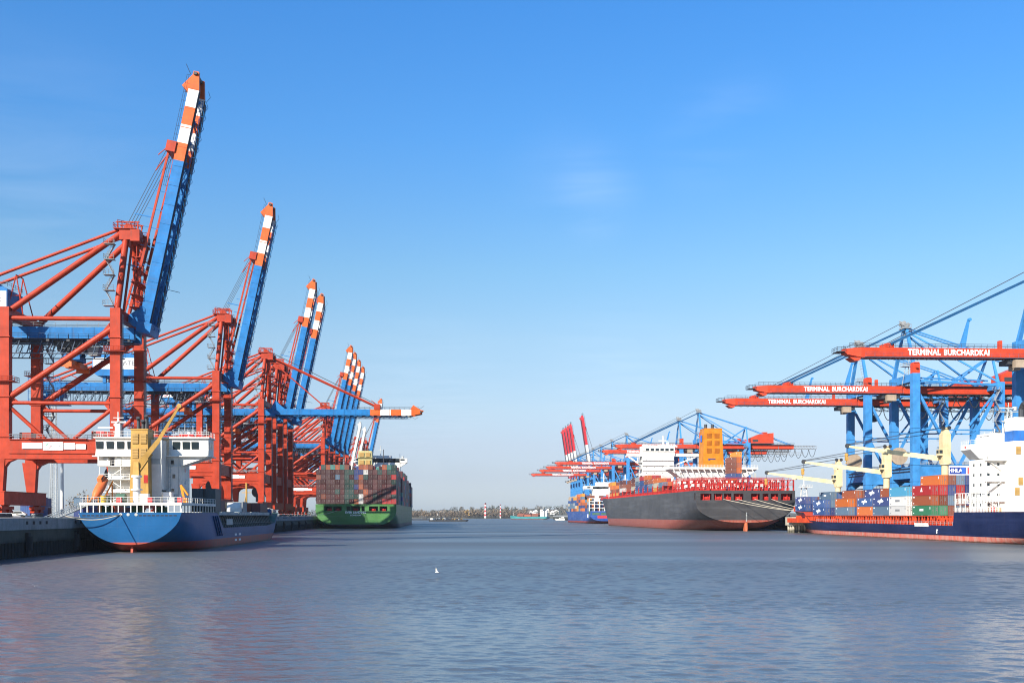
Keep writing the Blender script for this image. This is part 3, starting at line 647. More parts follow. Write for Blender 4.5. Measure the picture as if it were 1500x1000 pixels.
    b = MB(); b.box(ax - 1.3, ax + 1.3, -4.2, 4.2, az - 3.2, az - .6); b.box(ax + 1.31, ax + 3.4, 1.6, 4.6, az - 3.6, az - .9); b.box(ax + 1.31, ax + 3.4, -4.6, -1.6, az - 3.6, az - .9)
    for yy in (-2.4, -.8, .8, 2.4): b.disc((ax + .2, yy, az), (0, 1, 0), .95, .35, 16)
    b.box(ax - 2.6, ax + 2.6, -4.6, 4.6, az - .75, az - .6); hd = b.build('pylon_head', red, root)
    b = MB()
    for s in (-1, 1): b.rail((ax - 2.6, s * 4.5, az - .6), (ax + 2.6, s * 4.5, az - .6), 1.2, 1, .06)
    b.rail((ax - 2.6, -4.5, az - .6), (ax - 2.6, 4.5, az - .6), 1.2, 1, .06); b.rail((ax - 2.2, -2.5, az + .9), (ax + 2.2, 2.5, az + .9), .9, 1, .06)
    for s in (-1.6, 1.6): b.beam((ax - 2.4, s, az - .6), (ax - 2.4, s, az + 1.5), .25, .25); b.beam((ax + 2.2, s, az - .6), (ax + 2.2, s, az + 1.5), .25, .25); b.beam((ax - 2.8, s, az + 1.5), (ax + 2.6, s, az + 1.5), .25, .3)
    b.build('railing', red, hd)
    stair_tower(root, -1.2, -H * .93 - .2, 48, 62, 3.3, 0.2, M['grey'])
    b = MB()
    for k, z in enumerate((48.5, 51.5, 54.5, 57.5, 60.5)):
        b.box(1.6, 3.6, -5 + .5 * k, 5 - .5 * k, z, z + .12); b.rail((3.5, -5 + .5 * k, z), (3.5, 5 - .5 * k, z), 1.1, 1.2, .06)
        b.tube((2.6, -4.5 + .5 * k, z), (2.6, -4.5 + .5 * k, z + 3), .12, 5); b.tube((2.6, 4.5 - .5 * k, z), (2.6, 4.5 - .5 * k, z + 3), .12, 5)
    b.build('pylon_platform', red, root)
    # boom
    L = 61.5; hinge = (3.0, 0, zt); ang = R(78.2) if raised else 0
    e = L - 4.2; st = [(0, e - 17.1, 0), (e - 17.1, e - 12.9, 1), (e - 12.9, e - 8.6, 2), (e - 8.6, e - 4.3, 1), (e - 4.3, e - .2, 2), (e - .2, e, 1)]
    bm = boommats or [blu, M['stripe_orange'], M['white']]
    bo = boom_parts(root, hinge, ang, L, 1.25, 2.45, tw, st, bm)
    b = MB(); b.prism([(0, .0), (5.5, 0), (3.2, 1.9), (1.6, 3.6), (.2, 1.2)], 'y', -tw - .5, -tw + .4); b.prism([(0, .0), (5.5, 0), (3.2, 1.9), (1.6, 3.6), (.2, 1.2)], 'y', tw - .4, tw + .5)
    b.box(-.9, 1.6, -tw - 1, tw + 1, -dep - .3, .2); b.build('hinge_bracket', bm[0], bo)
    b = MB(); b.beam((L - 4.2, 0, .1), (L + .6, 0, -.3), 3.0, 1.5, w2=1.6, h2=.4); b.prism([(L - 5, 0), (L + .4, -.6), (L - 3.6, 2.0)], 'y', -2.2, 2.2); b.build('boom_nose', bm[1], bo)
    b = MB(); b.box(L * .68, L * .72, -tw - 1, tw + 1, .01, 2.2); b.tube((L * .66, -tw, 2), (L * .6, -tw, 3.6), .15, 5); b.tube((L * .7, -tw, 2), (L * .66, -tw, 3.8), .12, 5); b.build('stay_bracket', red, bo)
    if raised:
        b = MB()
        for s in (-1, 1): b.beam((1, s * tw, 2.8), (L * .36, s * tw, 2.2), .5, .6); b.beam((L * .36, s * tw, 2.2), (L * .7, s * tw, 1.6), .4, .5); b.beam((1, s * (tw - .7), 4.2), (L * .34, s * (tw - .7), 3.0), .35, .45)
        for k in range(8): b.tube((2 + k * 2.6, -tw, 2.7), (3 + k * 2.6, -tw + .4, 4.0), .1, 4)
        b.build('folded_stay', red, bo)
        b = MB()
        for k in range(7): b.beam((6 + k * 4.4, -tw, .0), (6 + k * 4.4, -tw, 3.6), .14, .14)
        for k in (1, 3): b.beam((8 + k * 6, -tw, 2.2), (8 + k * 6, -tw, 6.2), .22, .25)
        b.build('stay_support', blu, bo)
        tip = Vector(hinge) + Matrix.Rotation(-ang, 3, 'Y') @ Vector((L * .7, 0, 2))
        for s in (-2.6, -.9, .9, 2.6): MB().tube((ax + .2, s, az + .9), tip + Vector((0, s, 0)), .07, 5).build('hoist_rope', M['wire'], root)
        b = MB(); b.tube((L * .52, -tw - 1.4, -dep), (L * .52, -tw - 3.0, -dep - .9), .06, 4); b.tube((L * .18, tw, -dep), (L * .18, tw + .5, -dep - 3.2), .06, 4); b.build('lamp_bracket', dk, bo)
    else:
        for s in (-1, 1):
            MB().tube((ax + 1, s * 3, az - 1.6), (L * .7 + 3, s * tw, zt + 1.2), .36, 10).build('forestay', red, root, smooth=40)
            MB().tube((ax + 1, s * 3, az - 2.4), (L * .36 + 3, s * tw, zt + .5), .26, 10).build('forestay', red, root, smooth=40)
        for s in (-1.3, 1.3): MB().tube((ax + .2, s, az + .9), (L * .7 + 3, s, zt + 2.2), .07, 5).build('hoist_rope', M['wire'], root)
    # trolley, cab, head block and spreader
    b = MB(); b.box(-16, -9.5, -tw - .5, tw + .5, zt - dep - 1.5, zt - dep - .25); b.box(-15, -11, -1.6, 1.6, zt - dep - 3.4, zt - dep - 1.5)
    for k in range(5): b.box(-15.5 + k * 1.2, -14.8 + k * 1.2, -tw, tw, zt - dep - 2.6 + k % 2 * .5, zt - dep - 1.5)
    tr = b.build('trolley', dk, root)
    b = MB(); b.prism([(-8.8, zt - dep - 3.4), (-6.8, zt - dep - 3.4), (-6.2, zt - dep - 1.2), (-9.2, zt - dep - 1.2)], 'y', -1.4, 1.4); cb_ = b.build('operator_cab', M['grey'], root)
    b = MB(); b.prism([(-6.77, zt - dep - 3.1), (-6.68, zt - dep - 3.1), (-6.16, zt - dep - 1.5), (-6.25, zt - dep - 1.5)], 'y', -1.2, 1.2); b.build('window', M['glass'], cb_)
    hz = 37.4
    b = MB(); b.box(-14.5, -10.5, -2.2, 2.2, hz - 1.1, hz); 
    for (xx, yy) in ((-14, -1.4), (-11, -1.4), (-14, 1.4), (-11, 1.4)): b.disc((xx, yy, hz + .6), (0, 1, 0), .65, .3, 14); b.box(xx - .3, xx + .3, yy - .4, yy + .4, hz, hz + .9)
    b.build('head_block', blu, root)
    b = MB(); b.box(-13.6, -11.4, -6.1, 6.1, hz - 2.2, hz - 1.11); b.box(-14, -11, -6.3, -5.8, hz - 2.9, hz - 1.7); b.box(-14, -11, 5.8, 6.3, hz - 2.9, hz - 1.7); b.box(-14.3, -10.7, -1.2, 1.2, hz - 2.5, hz - 1.3); b.build('spreader', M['lifeboat'], root)
    b = MB()
    for (xx, yy) in ((-14, -1.4), (-11, -1.4), (-14, 1.4), (-11, 1.4)): b.tube((xx, yy, hz + .8), (xx, yy, zt - dep - 1.5), .06, 4); b.tube((xx + .5, yy, hz + .8), (xx + .5, yy, zt - dep - 1.5), .06, 4)
    b.build('hoist_rope', M['wire'], root)
    # signs on the portal beam
    yf = -H - 1.21
    for (x0, x1, z0, z1) in ((-20.4, -16.0, 15.4, 16.75), (-15.8, -11.4, 15.1, 16.9), (-11.2, -8.8, 15.25, 16.7), (-8.6, -6.4, 15.35, 16.45)):
        sg = MB().box(x0, x1, yf, yf + .26, z0, z1).build('sign', M['sign_white'], root); zc = (z0 + z1) / 2
        if x0 == -15.8:
            text('EUROGATE', .75, M['sign_grey'], sg, (-13.0, yf - .01, zc - .05), (R(90), 0, 0))
            MB().prism([(-15.2, zc + .25), (-14.9, zc + .6), (-14.4, zc + .75), (-14.8, zc + .4), (-14.9, zc + .1)], 'y', yf - .03, yf + .02).build('logo', M['sign_green'], sg)
            MB().prism([(-15.0, zc - .7), (-14.5, zc - .6), (-14.1, zc - .2), (-14.05, zc + .1), (-14.4, zc - .35)], 'y', yf - .03, yf + .02).build('logo', M['sign_red'], sg)
        else:
            t_ = MB()
            for k in range(3): t_.box(x0 + .25, x1 - .3 - .25 * k, yf - .015, yf + .01, zc + .3 - .3 * k, zc + .37 - .3 * k)
            t_.build('small_print', M['sign_red'] if x0 == -11.2 else M['sign_grey'], sg)
    # drive house and small things at portal level
    b = MB(); b.box(-6.0, -2.6, -H + 1.5, -H + 4.0, 17.56, 19.6); b.box(-22, -19.4, -H + 1.5, -H + 4.5, 17.56, 19.2); b.build('electrical_cabin', red, root)
    b = MB()
    for x in (-15.8, -9.4): b.box(x - 3.2, x + 3.2, -H - 1.6, -H + 1.3, 17.56, 17.7)
    b.build('bearing_plate', red, root)
    return root

def right_crane(raised, out=53.3, zg=45.1, apz=66.0, letters=True):
    G, H = 29.6, 8.7; blu, red, dk = M['blue'], M['boom_red'], M['dark']
    root = thing('gantry_crane', '', 'crane'); bogies(root, G, H, blu); zl = zg + 3.6
    for x in (0, -G):
        for y in (-H, H):
            b = MB(); b.box(x - 1.3, x + 1.3, y - 1.15, y + 1.15, 5.86, zl - 2.8 if x else zl)
            for z in (11.9, 17.5, 30): b.box(x - 1.45, x + 1.45, y - 1.3, y + 1.3, z, z + .2)
            for z in (23, 36): b.box(x - 1.31, x + 1.31, y - 1.16, y + 1.16, z, z + .1)
            b.build('leg', blu, root)
    for y in (-H, H):
        b = MB(); b.box(-G + 1.301, -1.301, y - 1.1, y + 1.1, 12, 17.4); b.box(-G + 1.301, -1.301, y - 1.5, y + 1.5, 17.4, 17.55)
        b.prism([(-1.301, 12), (-1.301, 8.8), (-1.7, 10.6), (-3.6, 12)], 'y', y - .9, y + .9); b.prism([(-G + 1.301, 12), (-G + 1.301, 8.8), (-G + 1.7, 10.6), (-G + 3.6, 12)], 'y', y - .9, y + .9)
        pb = b.build('portal_beam', blu, root)
        r_ = MB(); r_.rail((-G + 1.3, y - 1.4, 17.55), (-1.3, y - 1.4, 17.55), 1.1, 2, .045); r_.rail((-G + 1.3, y + 1.4, 17.55), (-1.3, y + 1.4, 17.55), 1.1, 2, .045); r_.build('railing', M['grey'], pb)
        for (p, q, w_) in (((-.9, y, zg - 2.5), (-14.4, y, 17.6), .9), ((-G + .9, y, zg - 2.5), (-15.6, y, 17.6), .9), ((-1, y, zg + 1.2), (-G + 1, y, zg - .2), .7), ((-G + .8, y, zg - 2), (-19, y, zg - 14), .55)):
            MB().beam(p, q, w_, w_).build('diagonal_brace', blu, root)
        MB().beam((.9, y * .95, zg + 2.2), (-G + 1, y * .3, zg + 2.0), .4, .5).build('tie_tube', blu, root)
    for x, z0, z1 in ((0, zg + .9, zg + 3.5), (-G, zg - 1.6, zg + .8)):
        MB().box(x - 1.1, x + 1.1, -H + 1.16, H - 1.16, z0, z1).build('cross_beam', blu, root)
    for x in (0, -G): MB().box(x - .9, x + .9, -H + 1.16, H - 1.16, 13, 17).build('cross_beam', blu, root)
    b = MB(); b.box(-1.2, 1.2, H - 1.1, H + 1.1, zl + .01, zl + 3.4); b.box(-.9, .9, H - 1.1, H + 1.3, zl + 3.4, zl + 3.7); b.box(-.4, .4, H + 1.1, H + 1.9, zl + 1.6, zl + 2); b.build('lift_cabinet', red, root)
    # girder
    gx0 = -61; wd, dep = 4.4, 2.6
    b = MB(); b.box(gx0, 1.4, -wd/2, wd/2, zg - dep, zg)
    for x in range(gx0 + 2, 1, 5): b.box(x, x + .12, -wd/2 - .06, wd/2 + .06, zg - dep, zg)
    gd = b.build('girder', red, root)
    b = MB()
    for s in (-1, 1):
        b.box(gx0, 1.2, s*(wd/2 + .6) - .5, s*(wd/2 + .6) + .5, zg - .1, zg); b.rail((gx0, s*(wd/2 + 1), zg), (1.2, s*(wd/2 + 1), zg), 1.1, 2.2, .045)
        b.box(gx0, 1.2, s * 1.7 - .12, s * 1.7 + .12, zg - dep - .25, zg - dep)
    b.build('walkway', dk, gd)
    b = MB()
    for yy in (-1.9, 1.9): b.ladder_truss((gx0 - 15, yy, zg - 2.4), (gx0, yy, zg - 2.4), 1.9, 8, .1)
    for k in range(9): xx = gx0 - 15 + k * 1.87; b.tube((xx, -1.9, zg - .5), (xx, 1.9, zg - .5), .08, 4); b.tube((xx, -1.9, zg - 2.4), (xx, 1.9, zg - 2.4), .08, 4)
    b.ladder_truss((gx0 - 6, 2.6, zg - 6.4), (gx0 + 12, 2.6, zg - 6.4), 1.6, 12, .08); b.tube((gx0, 2.6, zg - 5), (gx0, 2.6, zg - 1), .1, 4); b.tube((gx0 + 10, 2.6, zg - 5), (gx0 + 10, 2.6, zg - 1), .1, 4)
    b.build('tail_lattice', M['grey'], gd)
    b = MB()
    for s in (-1, 1): b.ladder_truss((gx0 + 2, s * 1.9, zg - dep - 1.7), (-3, s * 1.9, zg - dep - 1.7), 1.4, 18, .09); b.box(gx0 + 2, -3, s * 1.9 - .35, s * 1.9 + .35, zg - dep - 1.8, zg - dep - 1.7)
    b.build('service_walkway', dk, gd)
    stair_tower(root, -G + 2.4, H + 1.7, 18, zg - 2, 3.4, 0, M['grey'])
    for y in (-H, H): MB().beam((-1.2, y, 29.5), (-G + 1.2, y, 29.5), .45, .5).build('tie_tube', blu, root)
    festoon(root, gx0 - 14, -4, zg - dep - .3, 2.4, 4.2, 5.2, M['hose'])
    # machinery house
    b = MB(); b.prism([(-47.5, zg + .9), (-33, zg + .9), (-33, zg + 4.2), (-38.5, zg + 6.6), (-47.5, zg + 7.4)], 'y', -3.6, 3.6); b.box(-44, -41, -2, 2, zg + 7.3, zg + 8); mh = b.build('machinery_house', red, root)
    b = MB(); b.box(-37.6, -34, 3.6, 3.66, zg + 1.8, zg + 3.2); b.build('louvre', M['dark'], mh)
    b = MB(); b.box(-48, -32.6, -3.8, 3.8, zg + .45, zg + .89); b.build('base_frame', dk, mh)
    # pylon with stays
    ax = -.3
    for s in (-1, 1):
        MB().beam((0, s * H, zl), (ax, s * 1.1, apz - .6), 1.15, 1.15, w2=.8, h2=.8).build('pylon_leg', blu, root)
        for k in range(1): MB().beam((ax - .3, s * 1.4, apz - 2), (-G, s * (H - 1), zg + 1), .55, .55).build('backstay', blu, root)
        MB().beam((ax - .4, s * 1.2, apz - .7), (-G - 1, s * 1.6, apz - 10), .42, .42).build('backstay', blu, root)
        MB().beam((-G - 1, s * 1.6, apz - 10), (gx0 + 2, s * 1.9, zg + .1), .42, .42).build('backstay', blu, root)
        MB().beam((-G, s * (H - 1), zg + .8), (-G - 1, s * 1.4, apz - 9.6), .9, .9, w2=.6, h2=.6).build('mast_leg', blu, root)
        MB().beam((-15, s * 2.6, zg + .1), (-G - 1, s * 1.4, apz - 10.2), .5, .5).build('mast_strut', blu, root)
    b = MB(); b.box(ax - 1.3, ax + 1.3, -2.2, 2.2, apz - .8, apz - .4); b.box(ax - .7, ax + .9, -1.6, 1.6, apz - .4, apz + .4)
    for yy in (-1.2, 0, 1.2): b.disc((ax + .9, yy, apz + 1.1), (0, 1, 0), .8, .25, 14); b.disc((ax - .5, yy, apz + .6), (0, 1, 0), .7, .25, 14)
    b.rail((ax - 1.3, 2.1, apz - .4), (ax + 1.3, 2.1, apz - .4), 1.1, 1, .06); b.rail((ax - 1.3, -2.1, apz - .4), (ax + 1.3, -2.1, apz - .4), 1.1, 1, .06); b.beam((ax - 1.2, 0, apz + .6), (ax + 2.2, 0, apz + 2), .35, .3); b.build('pylon_head', M['grey'], root)
    b = MB()
    for k in range(16): t = k / 15; b.box(-.6, .9, H * (1 - t) + t * 1.1 - 1.0, H * (1 - t) + t * 1.1 - .8, zl + (apz - zl) * t * .95, zl + (apz - zl) * t * .95 + .12)
    b.tube((1, H - 1, zl), (1, .2, apz - 1), .07, 4); b.tube((-.7, H - 1, zl), (-.7, .2, apz - 1), .07, 4); b.build('pylon_ladder', M['grey'], root)
    b = MB(); b.box(-2.4, 2.4, 2.2, 4.6, zg + 6.5, zg + 6.65); b.rail((-2.4, 4.5, zg + 6.65), (2.4, 4.5, zg + 6.65), 1.1, 1.2, .05); b.rail((-2.4, 2.3, zg + 6.65), (2.4, 2.3, zg + 6.65), 1.1, 1.2, .05)
    for x in (-2.2, 0, 2.2): b.tube((x, 3.2, zg), (x * .5, 3.4, zg + 6.5), .12, 5)
    b.wire([(-2.2, 3.2, zg + 1), (1, 3.3, zg + 4), (-1, 3.4, zg + 6)], .08); b.build('rope_platform', M['grey'], root)
    # boom
    hinge = (1.6, 0, zg); L = out - 1.6; ang = R(81.5) if raised else 0; e = L - 4.2
    st = [(0, e, 0)] if not raised else [(0, 2, 0), (2, L * .48, 1), (L * .48, e, 0)]
    if raised: dep = 3.6
    bo = boom_parts(root, hinge, ang, L, wd, dep, 0, st, [M['pink_red'] if raised else red, M['white']], rails=False)
    b = MB()
    for s in (-1, 1): b.rail((2, s * (wd/2 - .1), 0), (L - 1, s * (wd/2 - .1), 0), 1.1, 1.8, .05)
    b.box(L, L + 2.2, -wd/2, wd/2, -1.2, -1.05); b.rail((L, wd/2, -1.05), (L + 2.2, wd/2, -1.05), 1.1, 1, .06); b.rail((L + 2.2, -wd/2, -1.05), (L + 2.2, wd/2, -1.05), 1.1, 1, .06); b.build('railing', dk, bo)
    b = MB(); b.box(L * .781, L * .8, -.8, .8, .01, 1.0); b.box(L * .74, L * .781, -1.6, 1.6, .01, 1.3); b.build('stay_bracket', red, bo)
    b = MB(); b.box(8, 8.8, -.6, .6, .01, 2.4); b.build('latch_post', red, bo)
    b = MB(); b.prism([(L - 4.4, -dep), (L - 1.2, -dep), (L - 2.6, -dep - .9), (L - 3.8, -dep - .9)], 'y', -1.8, 1.8); b.build('nose_plate', red, bo)
    b = MB(); b.beam((19, 0, .01), (17.0, 0, 8.2), 1.5, 1.3, w2=.5, h2=.5); b.disc((16.9, .2, 8.0), (0, 1, 0), .45, .9, 12); b.build('boom_mast', blu, bo)
    if letters:
        lx0, lx1 = (14.0, 36.4) if out < 60 else (16, 40)
        u = (lx1 - lx0) / 22.4
        text('TERMINAL', 2.15, M['letter'], bo, (lx1 - 4.5 * u - 1.6, wd/2 + .02, -dep/2 + .05), (R(90), 0, R(180)), bold=.035, width=9.0 * u)
        text('BURCHARDKAI', 2.15, M['letter'], bo, (lx0 + 6.25 * u - 1.6, wd/2 + .02, -dep/2 + .05), (R(90), 0, R(180)), bold=.035, width=12.5 * u)
    xs = L * .76 + 1.6
    if raised:
        tip = Vector(hinge) + Matrix.Rotation(-ang, 3, 'Y') @ Vector((L * .76, 0, 1))
        for s in (-1, 1): MB().tube((ax + .8, s * .8, apz + .6), tip + Vector((0, s, 0)), .1, 5).build('hoist_rope', M['wire'], root)
    else:
        for s in (-1, 1):
            MB().beam((ax + .6, s * 1.3, apz - 1), (xs, s * 1.7, zg + 1.0), .62, .62).build('forestay', M['stay_blue_shaded'], root)
            MB().tube((ax + .9, s * .6, apz + 1.5), (xs, s * .5, zg + 1.6), .09, 5).build('hoist_rope', M['wire'], root)
    # trolley with cab under the girder near the waterside leg
    b = MB(); b.box(2.5, 9, -2.4, 2.4, zg - dep - 1.6, zg - dep - .3); tr = b.build('trolley', dk, root)
    b = MB(); b.box(4.6, 7.8, 2.5, 4.2, zg - dep - 2.7, zg - dep - .6); b.box(5, 6.8, -1.5, 1.5, zg - dep - 3, zg - dep - 1.61); b.build('trolley_house', M['reel'], root)
    b = MB(); b.prism([(-5.6, zg - dep - 6.2), (-3.0, zg - dep - 6.2), (-2.6, zg - dep - 3.6), (-6, zg - dep - 3.6)], 'y', 1.2, 3.6); b.beam((-4.3, 2.4, zg - dep - 3.6), (-4.3, 2.4, zg - dep - .3), .5, .5); b.build('operator_cab', dk, root)
    # cable reel, electric house, sign
    b = MB(); b.disc((1.9, 0, 21), (0, 1, 0), 3.0, .9, 36); b.build('cable_reel', M['reel'], root, smooth=30)
    b = MB(); b.box(1.3, 2.3, -.25, .25, 17.0, 21); b.build('reel_bracket', blu, root)
    b = MB()
    for k in range(3): b.box(-3.6, 1.3, -H + 1.3, H - 1.3, 14.4 + k * 1.0, 14.6 + k * 1.0) if k else None
    for z in (10.5, 12.2): b.box(-6.4, -1.4, -H + 1.2, H - 1.2, z, z + .18); b.rail((-6.4, H - 1.3, z + .18), (-1.4, H - 1.3, z + .18), 1.1, 1.2, .06)
    b.build('service_platform', dk, root)
    yf = H + 1.11
    sg = MB().box(-18.6, -11.0, yf, yf + .12, 13.9, 17.3).build('sign', M['sign_white'], root)
    MB().box(-17.2, -11.4, yf + .1, yf + .16, 14.4, 16.8).build('sign_field', M['sign_navy'], sg); MB().box(-17.0, -15.6, yf + .14, yf + .19, 14.6, 16.6).build('sign_block', M['sign_blue'], sg); MB().box(-18.2, -17.7, yf + .1, yf + .16, 14.4, 16.8).build('sign_stripe', M['sign_red'], sg)
    text('HHLA', 1.75, M['letter'], sg, (-13.5, yf + .17, 15.6), (R(90), 0, R(180)), bold=.03)
    return root

pr, pl_ = left_crane(True), left_crane(False)
DECK = QTOP
gL, gR = 'red ship-to-shore cranes on the left quay', 'blue ship-to-shore cranes with red booms on the right quay'
first = True
LC = [(254, 1, 'nearest orange-red gantry crane with raised striped boom above the light blue ship'),
      (360, 1, 'second orange-red gantry crane from the camera, boom raised above the light blue ship bow'),
      (445, 0, 'orange-red gantry crane with its striped boom lowered level over the green ship stern'),
      (476, 1, 'raised red crane directly behind the one with the lowered boom'),
      (507, 1, 'lower-looking of the two paired raised booms behind the lowered boom crane'),
      (661, 1, 'first and tallest-looking of four raised booms in a row beside the green ship'),
      (689, 1, 'second of four raised booms in a row beside the green ship'),
      (722, 1, 'third of four raised booms in a row beside the green ship'),
      (755, 1, 'last and lowest-looking of four raised booms in a row beside the green ship'),
      (962, 1, 'lone far red crane with raised boom seen beyond the green ship bridge')]
used = {0: False, 1: False}
for d, up, lb in LC:
    proto = pr if up else pl_; o = copy_tree(proto) if used[up] else proto; used[up] = True
    o.location = (-74.9, YD(-74.9, d), DECK); tag(o, lb, 'crane', gL)
pw = left_crane(True, [M['pale_boom'], M['pale_boom'], M['white']])
for i, (d, lb) in enumerate(((815, 'smaller pale crane with white boom raised, behind the row of four booms'), (862, 'smaller pale crane with white boom raised, beside the green ship yellow funnel'))):
    o = pw if i == 0 else copy_tree(pw); o.location = (-72.5 - 4, YD(-75, d), DECK); o.scale = (.68,) * 3; tag(o, lb, 'crane', gL)
for i, (d, lb) in enumerate(((985, 'small red crane whose level striped boom tip shows past the green ship bow'), (1050, 'small red crane farthest along the left quay, boom level behind the green ship'))):
    o = copy_tree(pl_); o.location = (-73, YD(-73, d), DECK); o.scale = (.6,) * 3; tag(o, lb, 'crane', gL)

ra = right_crane(False); rb = right_crane(False, 64.0, 47.5, 72.0); rc = right_crane(True, 64.0, 47.5, 72.0, False)
RC = [(303, ra, 'nearest blue crane with red lettered boom reaching in from beyond the white deckhouse'),
      (390, ra, 'second blue crane with red lettered boom, behind the navy ship containers'),
      (433, ra, 'third blue crane with red lettered boom, behind the navy ship deck cranes'),
      (710, ra, 'blue crane with red boom just behind the black ship orange funnel'),
      (770, ra, 'blue crane with red boom behind the black ship white bridge'),
      (995, rb, 'large blue crane with level red boom nearest of the far cluster beyond the black ship'),
      (1083, rb, 'large blue crane with level red boom, second of the far cluster beyond the black ship'),
      (1160, rb, 'large blue crane with level red boom, third of the far cluster beyond the black ship'),
      (1275, rb, 'farthest blue crane with level red boom, its tip leftmost over the water'),
      (1222, rc, 'single far crane with red and white boom raised beside the far cluster'),
      (1338, rc, 'nearest of four far cranes with red and white booms raised together'),
      (1367, rc, 'second of four far cranes with red and white booms raised together'),
      (1396, rc, 'third of four far cranes with red and white booms raised together'),
      (1425, rc, 'last of four far cranes with red and white booms raised together')]
seen = set()
for d, proto, lb in RC:
    o = copy_tree(proto) if proto.name in seen else proto; seen.add(proto.name)
    o.location = (165, YD(165, d), DECK); o.rotation_euler = (0, 0, math.pi); o.scale = (1.037,) * 3; tag(o, lb, 'crane', gR)
# ------------------------------------------------------------------ containers
CC = dict(pine_shaded=(.013, .055, .045), wine_shaded=(.05, .009, .01), maroon=(.1, .022, .022), brown=(.22, .06, .03), rust=(.4, .1, .035), red=(.5, .03, .03), orange=(.7, .17, .03), teal=(.05, .22, .19), green=(.05, .24, .12),  # first two: teal and maroon with the stern stack's shade mixed in
          blue=(.03, .09, .27), navy=(.025, .05, .19), slate=(.12, .2, .29), sky=(.1, .42, .66), white=(.72, .7, .66), grey=(.36, .38, .38), cream=(.62, .55, .4))
CM = {k: boxpaint('container_' + k, v) for k, v in CC.items()}
WORD = dict(pine_shaded='shade-darkened teal', wine_shaded='shade-darkened maroon', maroon='dark maroon', brown='brown', rust='rust orange', red='red', orange='orange', teal='teal', green='green', blue='blue', navy='dark blue', slate='grey blue', sky='light blue', white='white', grey='grey', cream='cream')
_cm = {}
CW = 2.44
def cont_mb(L, H, mb=None, ox=0, oy=0, oz=0, m=0):
    """One container: panels inset between corner posts, top and bottom rails, lock rods on the aft doors."""
    b = mb or MB(); w2 = CW / 2; e = .045
    def bx(a, c, d, f, g, h): b.box(ox + a, ox + c, oy + d, oy + f, oz + g, oz + h, m=m)
    bx(-w2 + e, w2 - e, e, L - e, .05, H - .04)
    for sx in (-1, 1):
        xa, xb = (-w2, -w2 + .16) if sx < 0 else (w2 - .16, w2)
        for ya, yb in ((0, .17), (L - .17, L)): bx(xa, xb, ya, yb, .02, H)
        bx(xa, xa + .1 if sx < 0 else xb, .171, L - .171, .02, .17) if sx < 0 else bx(xb - .1, xb, .171, L - .171, .02, .17)
        bx(xa, xa + .08, .171, L - .171, H - .13, H) if sx < 0 else bx(xb - .08, xb, .171, L - .171, H - .13, H)
    if mb is None:
        for q in ((-w2 + e - .01, -w2 + e, L - 1.5, L - .5, H - .62, H - .3), (-w2 + e - .01, -w2 + e, .4, .75, H - 1.1, H - .4), (-w2 + e - .01, -w2 + e, L - 1.1, L - .5, .5, .75)): b.box(*q, m=1)
    bx(-w2 + .161, w2 - .161, 0, .1, .02, .2); bx(-w2 + .161, w2 - .161, 0, .1, H - .2, H)
    return b
def cont_proto(col, L, H, doors):
    key = (col, L, H)
    if key in _cm: return _cm[key]
    o = cont_mb(L, H).build('shipping_container', [CM[col], M['letter'] if col not in ('white', 'cream', 'grey', 'tan') else M['sign_grey']]); me = o.data; bpy.data.objects.remove(o)
    _cm[key] = me; return me
_dm = {}
def door_mesh(H):
    if H in _dm: return _dm[H]
    b = MB(); b.box(-1.04, -.02, .0, .045, .22, H - .22, m=1); b.box(.02, 1.04, .0, .045, .22, H - .22, m=1)
    for x in (-.8, -.3, .3, .8):
        b.tube((x, -.035, .1), (x, -.035, H - .1), .035, 5, m=0)
        for z in (.45, 1.1, H - .5): b.box(x - .1, x + .1, -.06, .0, z, z + .1, m=0)
    b.box(.35, .75, -.02, -.001, 1.35, 1.75, m=2); b.box(.3, .8, -.02, -.001, 2.0, 2.2, m=2); b.box(-.75, -.4, -.02, -.001, 1.5, 1.62, m=2)
    o = b.build('door', [M['grey'], M['grey'], M['letter']]); me = o.data; bpy.data.objects.remove(o); _dm[H] = me; return me
GREYLOCK = paint('lock_rod_steel', (.2, .18, .17)); DARKLOCK = paint('dark_lock_rod_steel', (.16, .13, .12))
_dmc = {}
def add_door(o, col, H):
    k = (col, H)
    if k not in _dmc:
        me = door_mesh(H).copy(); me.materials.clear()
        for m in ((GREYLOCK, CM[col], M['letter']) if H > 2.8 else (DARKLOCK, CM[col], CM[col])): me.materials.append(m)
        _dmc[k] = me
    d = bpy.data.objects.new('door', _dmc[k]); C.collection.objects.link(d); d.parent = o; d.location = (0, .05, 0)
_lg = {}
def add_mark(o, L, H, kind):
    """White transport mark on the side panel that faces the water (-x)."""
    if kind not in _lg:
        b = MB(); x0, x1 = -CW/2 - .012, -CW/2 + .03
        if kind == 'wave':
            for pts in ([(-2.4, .05), (-1.9, .36), (1.8, .36), (2.4, .05), (1.9, -.3), (-1.9, -.3)], [(-1.0, .361), (.1, .361), (-.2, .7), (-.95, .95)], [(-.2, -.301), (1.0, -.301), (.9, -.95), (.2, -.7)]):
                b.prism(pts, 'x', x0, x1)
        elif kind == 'bar': b.box(x0, x1, -1.2, 1.2, -.28, .28)
        elif kind == 'print':
            for k in range(5): b.box(x0, x1, -1.5 + k * .65, -1.1 + k * .65, -.3, .3)
        elif kind == 'tri': b.prism([(-.7, -.5), (.7, -.5), (.35, .1), (0, .75), (-.35, .1)], 'x', x0, x1)
        ob = b.build('logo', M['letter'] if kind != 'print' else M['sign_grey']); _lg[kind] = ob.data; bpy.data.objects.remove(ob)
    d = bpy.data.objects.new('logo', _lg[kind]); C.collection.objects.link(d); d.parent = o; d.location = (0, L / 2, H * .55)
NCONT = [0]; REST = []
